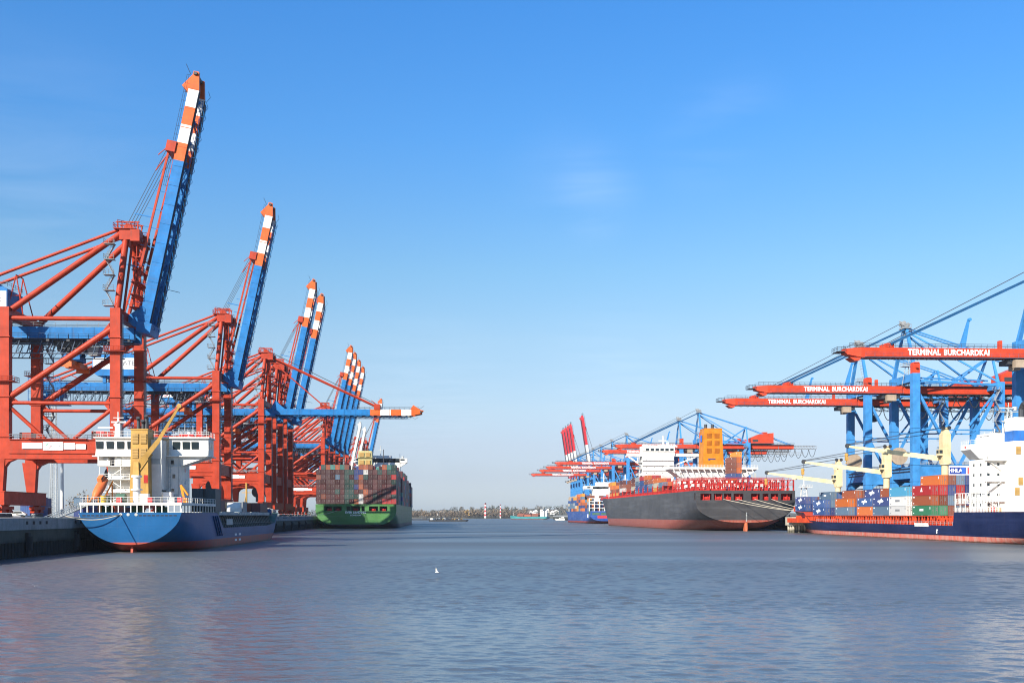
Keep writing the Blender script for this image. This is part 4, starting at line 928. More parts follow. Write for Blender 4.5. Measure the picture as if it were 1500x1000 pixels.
def container(x, y, z, col, label, group, L=12.19, H=2.6, door=False, mark=None, rz=0):
    if NCONT[0] >= 298: REST.append((x, y, z, col, L, H)); return None
    NCONT[0] += 1
    o = bpy.data.objects.new('shipping_container', cont_proto(col, L, H, door)); C.collection.objects.link(o)
    o.location = (x, y, z); o.rotation_euler = (0, 0, rz); tag(o, label, 'container', group)
    if door: add_door(o, col, H)
    if mark: add_mark(o, L, H, mark)
    return o
ORD = ['first', 'second', 'third', 'fourth', 'fifth', 'sixth', 'seventh', 'eighth', 'ninth', 'tenth', 'eleventh', 'twelfth', 'thirteenth', 'fourteenth', 'fifteenth', 'sixteenth', 'seventeenth', 'eighteenth']
TIER = ['bottom', 'second', 'third', 'fourth', 'fifth', 'sixth', 'seventh', 'eighth', 'ninth']

# ------------------------------------------------------------------ hulls
def hull(root, secs, mat, deckmat, name='hull'):
    def cr(pts):                     # rounds the frame between its points
        P = [Vector((x, z)) for x, z in pts]; o = []
        for i in range(len(P) - 1):
            a, p, q, d = P[max(i - 1, 0)], P[i], P[i + 1], P[min(i + 2, len(P) - 1)]
            if i == 0: a = Vector((-q.x, q.y))
            for k in range(4):
                t = k / 4; t2, t3 = t * t, t * t * t
                v = ((p * 2) + (q - a) * t + (a * 2 - p * 5 + q * 4 - d) * t2 + (p * 3 - a - q * 3 + d) * t3) * .5 if i < len(P) - 2 else p.lerp(q, t)
                o.append((max(0, v.x), v.y))
        return o + [pts[-1]]
    secs = [(y, cr(p)) for y, p in secs]
    b = MB(); n = len(secs[0][1]); ring = []
    for y, pts in secs:
        base = len(b.v)
        for x, z in reversed(pts): b.v.append((-x, y, z))
        for x, z in pts[1:]: b.v.append((x, y, z))
        ring.append(base)
    m = 2 * n - 1
    for a, c in zip(ring, ring[1:]):
        for i in range(m - 1): b.f.append((a + i, a + i + 1, c + i + 1, c + i)); b.m.append(0)
        b.f.append((a + m - 1, a, c, c + m - 1)); b.m.append(1)
    b.f.append(tuple(range(ring[0] + m - 1, ring[0] - 1, -1))); b.m.append(0)
    b.f.append(tuple(range(ring[-1], ring[-1] + m))); b.m.append(0)
    return b.build(name, [mat, deckmat], root, smooth=28)
def stern_band(root, hw, y0, z0, z1, ztop, opens, mat, depth=.35):
    """Top of a transom with open mooring ports: posts between the openings and a beam above them."""
    b = MB(); xs = [-hw] + [v for o in opens for v in o] + [hw]
    for a, c in zip(xs[0::2], xs[1::2]): b.box(a, c, y0, y0 + depth, z0, z1)
    b.box(-hw, hw, y0, y0 + depth, z1, ztop)
    return b.build('transom_frame', mat, root)
def winch(root, x, y, z, mat, s=1.0):
    b = MB(); b.disc((x, y, z + .8 * s), (1, 0, 0), .6 * s, 1.4 * s, 14); b.disc((x - .8 * s, y, z + .8 * s), (1, 0, 0), .95 * s, .12, 16); b.disc((x + .8 * s, y, z + .8 * s), (1, 0, 0), .95 * s, .12, 16); b.box(x - 1.2 * s, x + 1.2 * s, y - .7 * s, y + .7 * s, z, z + .3 * s); b.box(x + .95 * s, x + 1.6 * s, y - .5 * s, y + .5 * s, z, z + 1.3 * s)
    return b.build('winch', mat, root)

# ---- light blue feeder ship on the left quay
XB, DB = -60.7, 207; YB = YD(XB, DB)
ship = thing('cargo_ship', 'light blue cargo ship with white superstructure and ochre funnel, stern towards us', 'ship', (XB, YB, 0)); S1 = ship
HBLUE = hullpaint('hull_bright_blue', (.001, .095, .26), (.5, .06, .03), 1.95, scuff=.12, gray=(.01, .1, .24))
h = hull(ship, [
    (0, [(0, 1.5), (3, 1.8), (5.6, 2.8), (7.9, 4.5), (9.2, 6.2), (9.7, 7.7)]), (4, [(0, .2), (3, .5), (6, 1.8), (8.6, 3.6), (9.7, 5.8), (9.7, 7.7)]),
    (12, [(0, -1.5), (3, -1), (6.5, 0), (9, 1.8), (9.7, 4.5), (9.7, 7.7)]), (24, [(0, -2), (5, -2), (8.5, -1.2), (9.6, .5), (9.7, 4), (9.7, 7.7)]),
    (32, [(0, -2), (5, -2), (9, -2), (9.7, -1), (9.7, 3), (9.7, 7.7)]), (33, [(0, -2), (5, -2), (9, -2), (9.7, -1), (9.7, 3), (9.7, 7.4)]), (39, [(0, -2), (5, -2), (9, -2), (9.7, -1), (9.7, 2.2), (9.7, 4.3)]),
    (100, [(0, -2), (5, -2), (9, -2), (9.7, -1), (9.7, 2), (9.7, 4.3)]), (112, [(0, -2), (4, -2), (7.4, -1.5), (8.6, 0), (9.5, 2.5), (9.7, 5)]), (117, [(0, -2), (3, -2), (6, -1.5), (7.4, 0), (9, 3.5), (9.7, 7.4)]),
    (127, [(0, -2), (.6, -2), (1.8, -1), (2.8, 0), (6, 4), (8.4, 7.9)]), (134, [(0, -2), (0, -1), (.1, 0), (.3, 2), (1.6, 5), (3.4, 8.3)])], HBLUE, M['deckgreen'])
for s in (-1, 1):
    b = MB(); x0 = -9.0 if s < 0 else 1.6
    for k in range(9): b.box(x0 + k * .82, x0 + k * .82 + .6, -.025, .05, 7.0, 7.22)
    b.build('mooring_slot_shade', M['hole_shade'], ship)  # thin dark plates; their colour stands for the shade inside slots
for k in range(3):      # sloping frames where the deck steps down
    b = MB(); b.beam((9.72, 27.5 + k * 2.2, 7.0), (9.72, 32.5 + k * 2.2, 2.6), .5, .07); b.build('hull_rib', HBLUE, ship)
b = MB(); b.beam((9.74, 34, 3.0), (9.74, 108, 3.0), .12, .3); b.build('rubbing_strake', HBLUE, ship)
for y_ in (52, 57): 
    for z_ in (1.0, 2.3): MB().box(9.7, 9.75, y_, y_ + 2.4, z_, z_ + .5).build('hull_mark', M['letter'], ship)
for x_ in (-1.8, -.4, 1.1): b = MB(); b.disc((x_, -.02, 7.3), (0, 1, 0), .3, .1, 12); b.build('fairlead', M['palegrey'], ship)
b = MB(); b.prism([(-.1, -1.5), (.5, -1.5), (.35, 3.0), (0, 2.2)], 'y', -.1, 2.5) if 0 else b.prism([(.6, -2), (4.0, -2), (3.2, 1.4), (1.2, 1.4)], 'x', -.22, .22); b.build('rudder', paint('rudder_red', (.5, .09, .05)), ship)
b = MB(); b.box(-9.5, 9.5, .3, 31, 9.25, 9.5); b.box(-9.62, 9.62, .2, .3, 9.1, 9.62); b.box(9.5, 9.62, .3, 31, 9.1, 9.62); b.box(-9.62, -9.5, .3, 31, 9.1, 9.62); b.build('poop_deck', M['white'], ship)
b = MB()
for k in range(17): x = -9.4 + k * 1.175; b.box(x - .09, x + .09, .3, .5, 7.7, 9.25)
for k in range(12): b.box(9.3, 9.5, 1 + k * 2.6, 1.2 + k * 2.6, 7.7, 9.25)
b.build('deck_stanchion', M['white'], ship)
b = MB(); b.rail((-9.5, .3, 9.5), (9.5, .3, 9.5), 1.15, 1.2, .045); b.rail((9.5, .3, 9.5), (9.5, 31, 9.5), 1.15, 1.5, .045); b.rail((-9.5, .3, 9.5), (-9.5, 31, 9.5), 1.15, 1.5, .045); b.build('railing', M['white'], ship)
for x in (-5.5, 0, 4.8): winch(ship, x, 3.2, 7.7, M['deckgreen'], .85)
W = M['white']
b = MB(); b.box(-8.8, 5.8, 15, 23, 9.5, 17.2); b.box(-7.6, 5.8, 15.4, 23, 17.2, 19.3); sup = b.build('superstructure', W, ship)
b = MB(); b.box(.9, 3.0, 11.2, 15, 9.5, 22.4); b.build('engine_casing', W, ship)
b = MB()
for z in (11.9, 14.5, 17.2):
    b.box(-9.9, -2.6, 12.6, 15, z - .12, z); b.rail((-9.9, 12.7, z), (-2.6, 12.7, z), 1.05, 1.1, .045)
    b.beam((-8.5 if z != 14.5 else -4.2, 13.4, z - 2.6), (-4.6 if z != 14.5 else -8.1, 13.4, z), .7, .12)
b.box(-10.1, -9.85, 12.5, 20, 17.2, 19.2); b.box(-9.85, -7.7, 12.5, 12.62, 17.2, 18.3)
for x in (-9.8, -5.6, -2.8): b.tube((x, 12.8, 9.5), (x, 12.8, 17.2), .09, 6)
b.build('balcony', W, ship)
b = MB()
def wheel(b, x0, x1, ya, yb): b.prism([(ya, 19.4), (yb, 19.4), (yb, 23.0), (ya + .1, 23.0), (ya + .35, 20.8)], 'x', x0, x1)
wheel(b, -11.4, -2.6, 15.2, 20.5); wheel(b, 3.4, 11.4, 15.2, 20.5); b.box(-2.6, 3.4, 17, 20.5, 19.4, 23); b.box(-11.9, 11.9, 14.6, 20.8, 19.2, 19.4); b.box(-11.7, 11.7, 14.8, 20.8, 23.0, 23.25)
b.prism([(-11.4, 19.2), (-8.9, 17.4), (-8.9, 19.2)], 'y', 15.4, 20); b.prism([(11.4, 19.2), (5.81, 17.3), (5.81, 19.2)], 'y', 15.4, 20); wh = b.build('wheelhouse', W, ship)
for x in [-10.6, -8.5, -6.4, -4.3, 4.9, 6.9, 8.7]:
    MB().add([(x - .72, 15.5, 20.75), (x + .72, 15.5, 20.75), (x + .72, 15.19, 22.3), (x - .72, 15.19, 22.3), (x - .72, 15.7, 20.75), (x + .72, 15.7, 20.75), (x + .72, 15.6, 22.3), (x - .72, 15.6, 22.3)], [(0,1,2,3),(7,6,5,4),(0,4,5,1),(1,5,6,2),(2,6,7,3),(3,7,4,0)]).build('window', M['glass'], wh)
for yy in (16.4, 18.2): MB().box(11.36, 11.43, yy, yy + 1.3, 20.8, 22.3).build('window', M['glass'], wh)
for x, z in ((4.2, 18.1), (4.5, 15.2), (4.3, 12.2), (-7.6, 12.8)): MB().box(x - .28, x + .28, 14.94, 15.02, z - .4, z + .4).build('window', M['glass'], sup)
for z in (16.2, 13.6): MB().box(5.78, 5.84, 18.8, 19.4, z, z + .8).build('window', M['glass'], sup)
b = MB(); b.rail((-11.6, 14.9, 23.25), (11.6, 14.9, 23.25), 1.1, 1.3, .045); b.rail((11.6, 14.9, 23.25), (11.6, 20.6, 23.25), 1.1, 1.3, .045); b.rail((-11.6, 14.9, 23.25), (-11.6, 20.6, 23.25), 1.1, 1.3, .045); b.build('railing', W, wh)
b = MB(); b.box(-7.7, -6.7, 16, 17, 23.25, 26); b.tube((-7.2, 16.5, 26), (-7.2, 16.5, 28.5), .12, 6); b.beam((-8.6, 16.5, 26.4), (-5.6, 16.5, 26.4), .25, .3); b.beam((-11.2, 16.2, 25.2), (-8.2, 16.2, 25.2), .2, .25); b.tube((-7.9, 16.5, 23.3), (-7.2, 16.5, 27.8), .07, 5); b.tube((-6.5, 16.5, 23.3), (-7.2, 16.5, 27.8), .07, 5); b.beam((-8.2, 16.5, 27.3), (-6.1, 16.5, 27.3), .12, .12)
b.wire([(-8, 16.2, 24.2), (-7.1, 16.2, 25), (-8, 16.2, 25.8), (-7, 16.2, 26.6)], .1); b.build('radar_mast', W, ship)
b = MB(); b.box(-11.4, -9.8, 15.6, 16.2, 24.0, 24.5); b.box(-9.2, -8.6, 15.6, 16.2, 23.4, 24.2); b.box(5.5, 8.4, 15.2, 15.8, 23.5, 23.9); b.box(9.3, 10.2, 15.4, 16, 23.4, 24); b.build('signal_gear', M['sign_red'], ship)
b = MB()
for k in range(8): x = 4 + k * .95; b.tube((x, 16.5 + k % 3, 23.25), (x, 16.5 + k % 3, 24.6 + (k * 7 % 5) * .4), .05, 4)
b.tube((7.2, 17, 23.3), (7.2, 17, 24.4), .4, 10); b.build('antenna', W, ship)
for x, z, hh in ((4.9, 9.5, 2.0), (-7.2, 9.5, 2.0), (2.4, 17.3, 1.9), (-6.6, 17.3, 1.8)): MB().box(x - .42, x + .42, 14.92 if z < 15 else 15.3, 15.02 if z < 15 else 15.42, z + .15, z + hh).build('door', M['palegrey'], sup)
b = MB()
for x in (1.2, 3.4, 5.5): b.tube((x, 14.85, 9.5), (x, 14.85, 18.8), .08, 5)
for z in range(10, 22): b.tube((3.4, 14.8, z), (3.9, 14.8, z), .035, 4)
b.tube((3.9, 14.85, 9.5), (3.9, 14.85, 21), .05, 4); b.box(2.95, 3.0, 11.3, 14.9, 12, 12.3); b.box(1.0, 2.9, 11.1, 11.2, 17.5, 18.6); b.build('pipework', M['palegrey'], sup)
b = MB()
for z in (11.95, 14.55): b.box(-8.85, 5.85, 14.93, 15.0, z, z + .12)
b.box(5.8, 5.87, 15, 23, 14.5, 14.62); b.box(-8.86, 5.86, 14.9, 15.0, 17.1, 17.25); b.build('deck_ledge', W, sup)
# funnel with louvre panels, exhausts
b = MB(); b.frus(-.75, 11, 9.5, 16.5, 1.85, 2.4, 1.75, 2.3); b.frus(-.75, 11, 16.5, 24.2, 1.75, 2.3, 1.62, 2.2); b.box(-2.5, 1.0, 8.7, 13.3, 24.2, 24.45); fn = b.build('funnel', M['yellow'], ship)
for x in (-1.5, .1):
    for z in (18.6, 21.5):
        b = MB(); b.box(x - .62, x + .62, 8.6, 8.78, z - .05, z + 1.95); 
        for k in range(6): b.beam((x - .55, 8.57, z + .15 + k * .3), (x + .55, 8.57, z + .15 + k * .3), .1, .16, m=0)
        b.build('louvre', M['striped'], fn)
MB().box(.3, 1.15, 8.85, 8.98, 12.6, 14.2).build('door', M['ladderred'], fn) if 0 else MB().box(.15, .95, 8.62, 8.7, 13.6, 15.2).build('door', M['ladderred'], fn)
for x, hh in ((-1.5, 1.9), (.1, 2.3), (-.6, 1.3)):
    b = MB(); b.tube((x, 11, 24.4), (x, 11, 24.4 + hh), .38, 12); b.wire([(x, 11, 24.4 + hh), (x, 10.4, 24.4 + hh + .5)], .36, 10); b.build('exhaust_pipe', M['dark'], fn)
# stern crane
b = MB(); b.tube((-.2, 5, 7.7), (-.2, 5, 14.6), .72, 16); b.tube((-.2, 5, 14.6), (-.2, 5, 15.0), 1.0, 16); b.box(.6, 2.2, 4.3, 5.7, 9.5, 11.4); b.disc((-.2, 5, 12.2), (0, 0, 1), 1.1, .3, 16); ped = b.build('crane_pedestal', W, ship, smooth=40)
b = MB(); b.frus(-.2, 5, 15.0, 17.6, .6, .7, .45, .5); b.beam((-.1, 5.2, 16.6), (3.6, 6.2, 21.8), .95, 1.05, w2=.8, h2=.85); b.beam((3.6, 6.2, 21.8), (7.5, 7.2, 28.9), .62, .7, w2=.4, h2=.4); b.tube((.3, 5.3, 15.6), (2.6, 5.9, 19.2), .14, 6); b.disc((7.5, 7.2, 28.9), (0, 1, 0), .45, .5, 12)
b.build('crane_jib', M['yellow'], ship, smooth=40)
b = MB(); b.tube((7.5, 7.2, 28.7), (7.55, 7.3, 26.4), .04, 4); b.beam((4.2, 6.2, 23.4), (7.2, 7.1, 28.9), .05, .05); b.build('crane_rope', M['wire'], ship)
b = MB(); b.box(-7.2, -5.6, 4, 6, 9.5, 11); b.disc((-2.7, 3.5, 10.4), (1, 0, 0), 1.0, 1.6, 18); b.build('deck_machinery', M['deckgreen'], ship)
b = MB(); b.tube((-5.5, 1.6, 9.5), (-5.5, 1.6, 10.9), .5, 12); b.build('drum', paint('drum_yellow', (.65, .42, .03)), ship)
for x in (-3.2, 2.6, 6.8, 8.4): b = MB(); b.box(x, x + .9, 2, 3, 9.5, 10.6); b.build('deck_box', M['sign_red'] if x != 6.8 else M['palegrey'], ship)
b = MB(); b.beam((8.2, 9, 9.5), (7.4, 9, 13.2), .35, .45); b.beam((7.4, 9, 13.2), (9, 8.2, 11.2), .25, .3); b.box(7.2, 8.8, 8.2, 9.8, 9.5, 10.6); b.build('provision_crane', M['orange'], ship)
MB().box(3.6, 5.2, 10, 12, 9.5, 11.8).build('vent_house', W, ship)
# lifeboat on its tilted ramp
b = MB(); b.beam((-8.6, 2.6, 9.5), (-7.1, 5.6, 13.6), .18, .25); b.beam((-6.2, 2.6, 9.5), (-5.2, 6.2, 13.8), .18, .25)
for x, y in ((-8.7, 2.2), (-6.2, 2.2), (-8.0, 6.4), (-5.4, 6.6)): b.tube((x, y, 7.7), (x, y, 11 if y < 4 else 13.2), .13, 6)
b.build('lifeboat_ramp', M['orange'], ship)
def lifeboat(parent, loc, rot, s, name, label):
    o = thing(name, label, 'lifeboat', loc); o.rotation_euler = rot; o.scale = (s,) * 3
    prof = [(-3.2, .15, -.05), (-2.9, .7, 0), (-1.8, 1.1, 0), (0, 1.2, 0), (1.6, 1.1, .05), (2.7, .75, .1), (3.3, .2, .2)]
    b = MB(); n = 14; vs = []
    for y, r_, dz in prof:
        for i in range(n):
            t = 2 * math.pi * i / n; z = math.sin(t); vs.append((r_ * math.cos(t), y, dz + r_ * (z * .95 if z > 0 else z * .8)))
    b.add(vs, [(k*n + i, k*n + (i+1) % n, (k+1)*n + (i+1) % n, (k+1)*n + i) for k in range(len(prof) - 1) for i in range(n)] + [tuple(range(n)), tuple(range(len(vs) - 1, len(vs) - n - 1, -1))]); b.build('hull', M['lifeboat'], o, smooth=50)
    b = MB(); b.prism([(-2.9, .8), (-2.7, 1.6), (-1.5, 1.75), (-1.1, 1.1)], 'x', -.6, .6); b.build('coxswain_cab', M['lifeboat'], o)
    for s_ in (-1, 1): b = MB(); b.prism([(-2.5, 1.2), (-2.4, 1.5), (-1.7, 1.58), (-1.6, 1.2)], 'x', min(s_*.59, s_*.63), max(s_*.59, s_*.63)); b.build('window', M['glass'], o)
    b = MB()
    for s_ in (-1, 1): b.beam((s_ * 1.12, -2, .0), (s_ * 1.15, 2.2, .05), .1, .12)
    b.build('fender_strip', M['dark'], o); return o
lifeboat(ship, (XB - 7.0, YB + 4.2, 12.4), (R(-52), R(0), R(158)), .84, 'lifeboat', 'orange enclosed lifeboat tilted nose down on the light blue ship stern')
# cargo deck: coamings, hatch covers, stanchions
b = MB(); b.box(-8.2, 8.2, 40, 111, 4.3, 7.2); b.build('hatch_coaming', M['slategrey'], ship)
for k in range(6): b = MB(); b.box(-8.4, 8.4, 40.2 + k * 11.8, 51.6 + k * 11.8, 7.21, 7.9); [b.box(-8.45, 8.45, 41 + k * 11.8 + j * 2.4, 41.3 + k * 11.8 + j * 2.4, 7.3, 8.0) for j in range(5)]; b.build('hatch_cover', M['palegrey'], ship)
b = MB()
for k in range(28): y = 40.5 + k * 2.5; b.beam((9.3, y, 4.3), (8.3, y, 7.1), .2, .28); b.beam((-9.3, y, 4.3), (-8.3, y, 7.1), .2, .28)
b.box(8.25, 9.4, 40, 111, 7.0, 7.15); b.box(9.45, 9.6, 39.5, 111, 5.2, 5.3)
for k in range(29): b.tube((9.52, 40 + k * 2.45, 4.3), (9.52, 40 + k * 2.45, 5.3), .05, 4)
b.build('lashing_stanchion', M['slategrey'], ship)
MB().box(9.5, 9.62, 43, 50, 4.9, 6.3).build('gangway', M['palegrey'], ship)
b = MB(); b.box(-7, 7, 112, 116, 5, 8.6); b.box(-8, 8, 116, 117.2, 7.5, 9.0); b.build('forecastle', HBLUE, ship)
b = MB(); b.rail((9.4, 117, 7.6), (4.2, 132, 8.5), 1.0, 1.5, .05); b.rail((-9.4, 117, 7.6), (-4.2, 132, 8.5), 1.0, 1.5, .05); b.build('railing', M['white'], ship, loc=(0, 0, 0))
b = MB(); b.tube((0, 120, 8), (0, 120, 17), .28, 8); b.beam((-1.4, 120, 14), (1.4, 120, 14), .2, .2); b.tube((-.9, 119, 8), (0, 120, 14), .12, 6); b.build('foremast', M['yellow'], ship)
for x, y in ((-6, 124), (4.6, 123)): winch(ship, x, y, 7.9, M['deckgreen'], .9)
for x, y, z, c, lb in ((4.7, 31.2, 7.75, 'a', 'lower dark slate reefer box outboard behind the light blue ship tower'), (4.7, 31.2, 10.4, 'b', 'upper dark slate reefer box outboard behind the light blue ship tower'), (2.1, 30.6, 9.55, 'a', 'dark slate reefer box beside the light blue ship superstructure')):
    pass
CM['slate_dark'] = boxpaint('container_slate_dark', (.06, .085, .09)); WORD['slate_dark'] = 'dark slate'; CM['tan'] = boxpaint('container_tan', (.5, .44, .32)); WORD['tan'] = 'tan'
g1 = 'containers on the light blue ship'
for x, y, z, c, L, lb in ((7.9, 33, 7.9, 'slate_dark', 6.06, 'lower outer dark slate container abaft the light blue ship superstructure'), (7.9, 33, 10.5, 'slate_dark', 6.06, 'upper outer dark slate container beside the light blue ship superstructure'),
                          (5.4, 32, 7.9, 'slate_dark', 6.06, 'lower inner dark slate container beside the light blue ship superstructure'), (5.4, 32, 10.5, 'slate_dark', 6.06, 'upper inner dark slate container beside the light blue ship superstructure'),
                          (5.6, 43, 8.0, 'maroon', 12.19, 'dark maroon container lying on the first hatch of the light blue ship'), (3.0, 43, 8.0, 'maroon', 12.19, 'inner maroon container on the first hatch of the light blue ship'),
                          (3.2, 80, 8.0, 'tan', 6.06, 'tan container by the ochre foremast end of the light blue ship, outermost'), (.6, 80, 8.0, 'tan', 6.06, 'tan container second from the side on the forward hatch'), (-2.0, 80, 8.0, 'tan', 6.06, 'tan container third from the side on the forward hatch'),
                          (-4.6, 80, 8.0, 'tan', 6.06, 'innermost tan container on the forward hatch of the light blue ship'), (6.8, 71, 8.0, 'grey', 6.06, 'pale grey container near the rail amidships on the light blue ship'), (7.2, 95, 8.0, 'maroon', 12.19, 'dark maroon container on the foremost hatch of the light blue ship'), (4.6, 95, 8.0, 'brown', 12.19, 'brown container beside the maroon one on the foremost hatch')):
    container(XB + x, YB + y, z, c, lb, g1, L=L)
b = MB(); b.prism([(0, 0), (2.6, 0), (2.6, 2.4), (1.0, 2.4), (0, 1.0)], 'x', -1.6, 1.6); b.build('loader_cab', W, ship, loc=(6.6, 66, 8.0))
# gangway ladder from the ship to the quay
gw = thing('gangway', 'pale slanting gangway ladder from the light blue ship to the quay', 'gangway', (0, 0, 0))
p, q = Vector((XB - 9.2, YB + 5, 9.3)), Vector((QL - 3.0, YB - 8, QTOP - 1.2))
b = MB(); b.beam(p, q, .9, .2); b.build('steps', M['palegrey'], gw); b = MB(); b.rail(p + Vector((.4, .2, 0)), q + Vector((.4, .2, 0)), 1.0, 1, .06); b.rail(p - Vector((.4, .2, 0)), q - Vector((.4, .2, 0)), 1.0, 1, .06); b.build('handrail', M['palegrey'], gw)

# ---- big green container ship on the left quay
XG = -48.6; YG = YD(XG, 576); HW = 21.4
ship = thing('container_ship', 'huge green container ship stacked high, dark green stern towards us', 'ship', (XG, YG, 0))
HG = hullpaint('hull_green', (.075, .215, .06), (.035, .018, .016), 2.3, scuff=.35, gray=(.2, .28, .22))
def sec(y, f, top, hw, zb): return (y, [(0, zb), (hw * .45 * f, zb + .2), (hw * .72 * f, zb + .3 + 1.2 * (1 - f)), (hw * (.5 + .44 * f), zb + 1 + 3 * (1 - f)), (hw * (.75 + .25 * f), zb + 3 + 4 * (1 - f)), (hw, top)])
green = [(0, [(0, 1.2), (9.6, 1.5), (15.5, 2.6), (19.4, 5.0), (21.2, 8.0), (21.4, 9.4)]), (6, [(0, -.5), (9, .2), (15.5, 2.0), (20, 4.2), (21.4, 7.0), (21.4, 9.4)]), (6.3, [(0, -.6), (9, .1), (15.5, 2.0), (20, 4.2), (21.4, 7.0), (21.4, 13)]),
         (30, [(0, -2), (9, -2), (16, -1.4), (20, 1.2), (21.4, 5), (21.4, 13)]), (60, [(0, -2), (10, -2), (18, -2), (21, -1), (21.4, 4), (21.4, 13)]), (255, [(0, -2), (10, -2), (18, -2), (21, -1), (21.4, 4), (21.4, 13.2)]),
         (290, [(0, -2), (6, -2), (10, -2), (14, 0), (18, 6), (21, 14.5)]), (312, [(0, -2), (2, -2), (4, -2), (7, 1), (12, 8), (17, 17)]), (326, [(0, -2), (.3, -2), (.6, -1), (1.5, 3), (5, 10), (9, 18.5)]), (333, [(0, -1), (.1, 0), (.2, 2), (.4, 5), (1.2, 11), (3, 19)])]
hull(ship, green, HG, M['deckgreen'])
op = [(-16.8, -12.5), (-12, -7.6), (-5, -3), (-2.5, 2.3), (2.9, 4.6), (6.9, 11.7), (12.5, 16.6)]
stern_band(ship, 21.4, 0, 9.4, 11.9, 13, op, HG)
b = MB(); b.box(-21.4, -21.1, .351, 6.3, 9.4, 13); b.box(21.1, 21.4, .351, 6.3, 9.4, 13); b.box(-21, 21, .36, 14, 12.8, 13.0); b.build('side_plating', HG, ship)
for x in (-10, -14.6, -.6, 8.6, 14): winch(ship, x, 2.4, 9.4, M['ladderred'], 1.0)
text('EVER LEADING', 1.5, M['letter'], ship, (-.2, -.03, 8.6), (R(90), 0, 0), name='ship_name', bold=.03, width=11)
text('LONDON', 1.0, M['letter'], ship, (-.2, -.03, 7.1), (R(90), 0, 0), name='home_port', bold=.03, width=5.6)
b = MB(); b.box(-21.2, 21.2, 14.6, 15.0, 13, 21); [b.box(-21.2 + k * 2.5, -21 + k * 2.5, 14.2, 15.2, 13, 22) for k in range(18)]; b.build('lashing_bridge', M['deckgreen'], ship)
ZD = 13.15
def gcol(c, t):  # shade painted in: shaded columns take darkened colours, lit ones brighter
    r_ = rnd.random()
    if t >= 7: return rnd.choice(['pine_shaded', 'teal', 'pine_shaded', 'rust', 'teal', 'brown'])
    if c < 6: return rnd.choice(['wine_shaded'] * 16 + ['maroon', 'maroon', 'brown', 'slate', 'pine_shaded'])
    if c < 8: return rnd.choice(['pine_shaded'] * 6 + ['wine_shaded'])
    if c < 11: return rnd.choice(['brown', 'rust', 'white', 'pine_shaded', 'maroon', 'wine_shaded', 'maroon', 'brown', 'navy'])
    if c < 14: return rnd.choice(['wine_shaded', 'wine_shaded', 'maroon', 'wine_shaded', 'maroon', 'pine_shaded'])
    return rnd.choice(['red', 'maroon', 'wine_shaded', 'wine_shaded', 'maroon', 'pine_shaded'])
gtop = [7, 7, 8, 8, 8, 9, 8, 8, 7, 8, 8, 8, 8, 7, 8, 8, 7]
gtop = [7, 8, 8, 8, 8, 8, 8, 7, 7, 8, 8, 8, 7, 7, 8, 8, 8]
green_rest = []
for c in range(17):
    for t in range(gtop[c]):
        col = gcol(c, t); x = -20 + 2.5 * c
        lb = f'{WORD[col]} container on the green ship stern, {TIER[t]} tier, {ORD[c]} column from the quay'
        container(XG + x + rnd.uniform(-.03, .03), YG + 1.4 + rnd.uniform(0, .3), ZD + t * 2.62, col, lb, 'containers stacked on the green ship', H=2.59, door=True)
bays = [16.0 + 14.2 * k for k in range(3)] + [84 + 14.2 * k for k in range(9)] + [236 + 14.2 * k for k in range(4)]
htop = [8, 8, 7, 8, 7, 8, 8, 7, 8, 7, 7, 7, 7, 6, 6, 5]
for bi, (yb, tt) in enumerate(zip(bays, htop)):
    for c in range(17 if bi < 2 else 17):
        tb = max(3, tt - (1 if rnd.random() < .3 else 0)) if 10 - bi > 0 or c > 10 else tt
        lo = 0 if c == 16 else tb - 2
        cc = min(c, 16)
        hw_ = 20 if yb < 270 else 20 - (yb - 262) * .12
        x = -hw_ + 2 * hw_ / 16 * c
        for t in range(lo, tb): green_rest.append((XG + x, YG + yb, ZD + t * 2.62, rnd.choice(['maroon', 'wine_shaded', 'pine_shaded', 'teal', 'wine_shaded', 'brown', 'maroon', 'red', 'navy']), 12.19, 2.59, c, bi, t))
# funnel and bridge
b = MB(); b.frus(.3, 64, 13, 45, 4.3, 6, 3.9, 5); b.box(-4.2, 4.8, 58, 70, 40.8, 41.1); fn = b.build('funnel', paint('funnel_pale_yellow', (.5, .44, .2)), ship)
for x in (-1.6, 2.0):
    for z in (37, 41.5): b = MB(); b.box(x - 1.3, x + 1.3, 58.3 - .5 + (.35 if z < 40 else .6), 58.9, z, z + 2.4); b.build('louvre', M['striped'], fn)
for x in (-1.4, .4, 2): b = MB(); b.tube((x, 64, 45), (x, 64, 46.8), .6, 10); b.build('exhaust_pipe', M['dark'], fn)
b = MB(); b.box(-14, 14, 212, 226, 13, 48.5); b.box(-19.5, 19.5, 212, 218, 45.6, 46); b.box(-19.5, 19.5, 212, 217, 46, 48.6); b.box(-8, 8, 211.6, 222, 48.6, 50.6); b.prism([(-19.5, 45.6), (-14, 42), (-14, 45.6)], 'y', 212.5, 217); b.prism([(19.5, 45.6), (14, 42), (14, 45.6)], 'y', 212.5, 217); br = b.build('bridge', W, ship)
for x in range(-16, 17, 4): MB().box(x - 1.6, x + 1.6, 211.94, 212.02, 46.9, 48.2).build('window', M['glass'], br)
b = MB(); b.tube((0, 215, 50), (0, 215, 58), .3, 8); b.beam((-2, 215, 55), (2, 215, 55), .25, .3); b.tube((-15, 215, 48.6), (-15, 215, 52), .2, 6); b.tube((14, 215, 48.6), (14, 215, 52), .2, 6); b.disc((16, 215, 49.6), (0, 0, 1), .8, 1.5, 12); b.build('radar_mast', M['palegrey'], ship)
b = MB(); b.tube((-12, 62, 30), (-12, 62, 46), .25, 6); b.tube((11, 62, 30), (11, 62, 46), .25, 6); b.build('vent_post', M['dark'], ship)
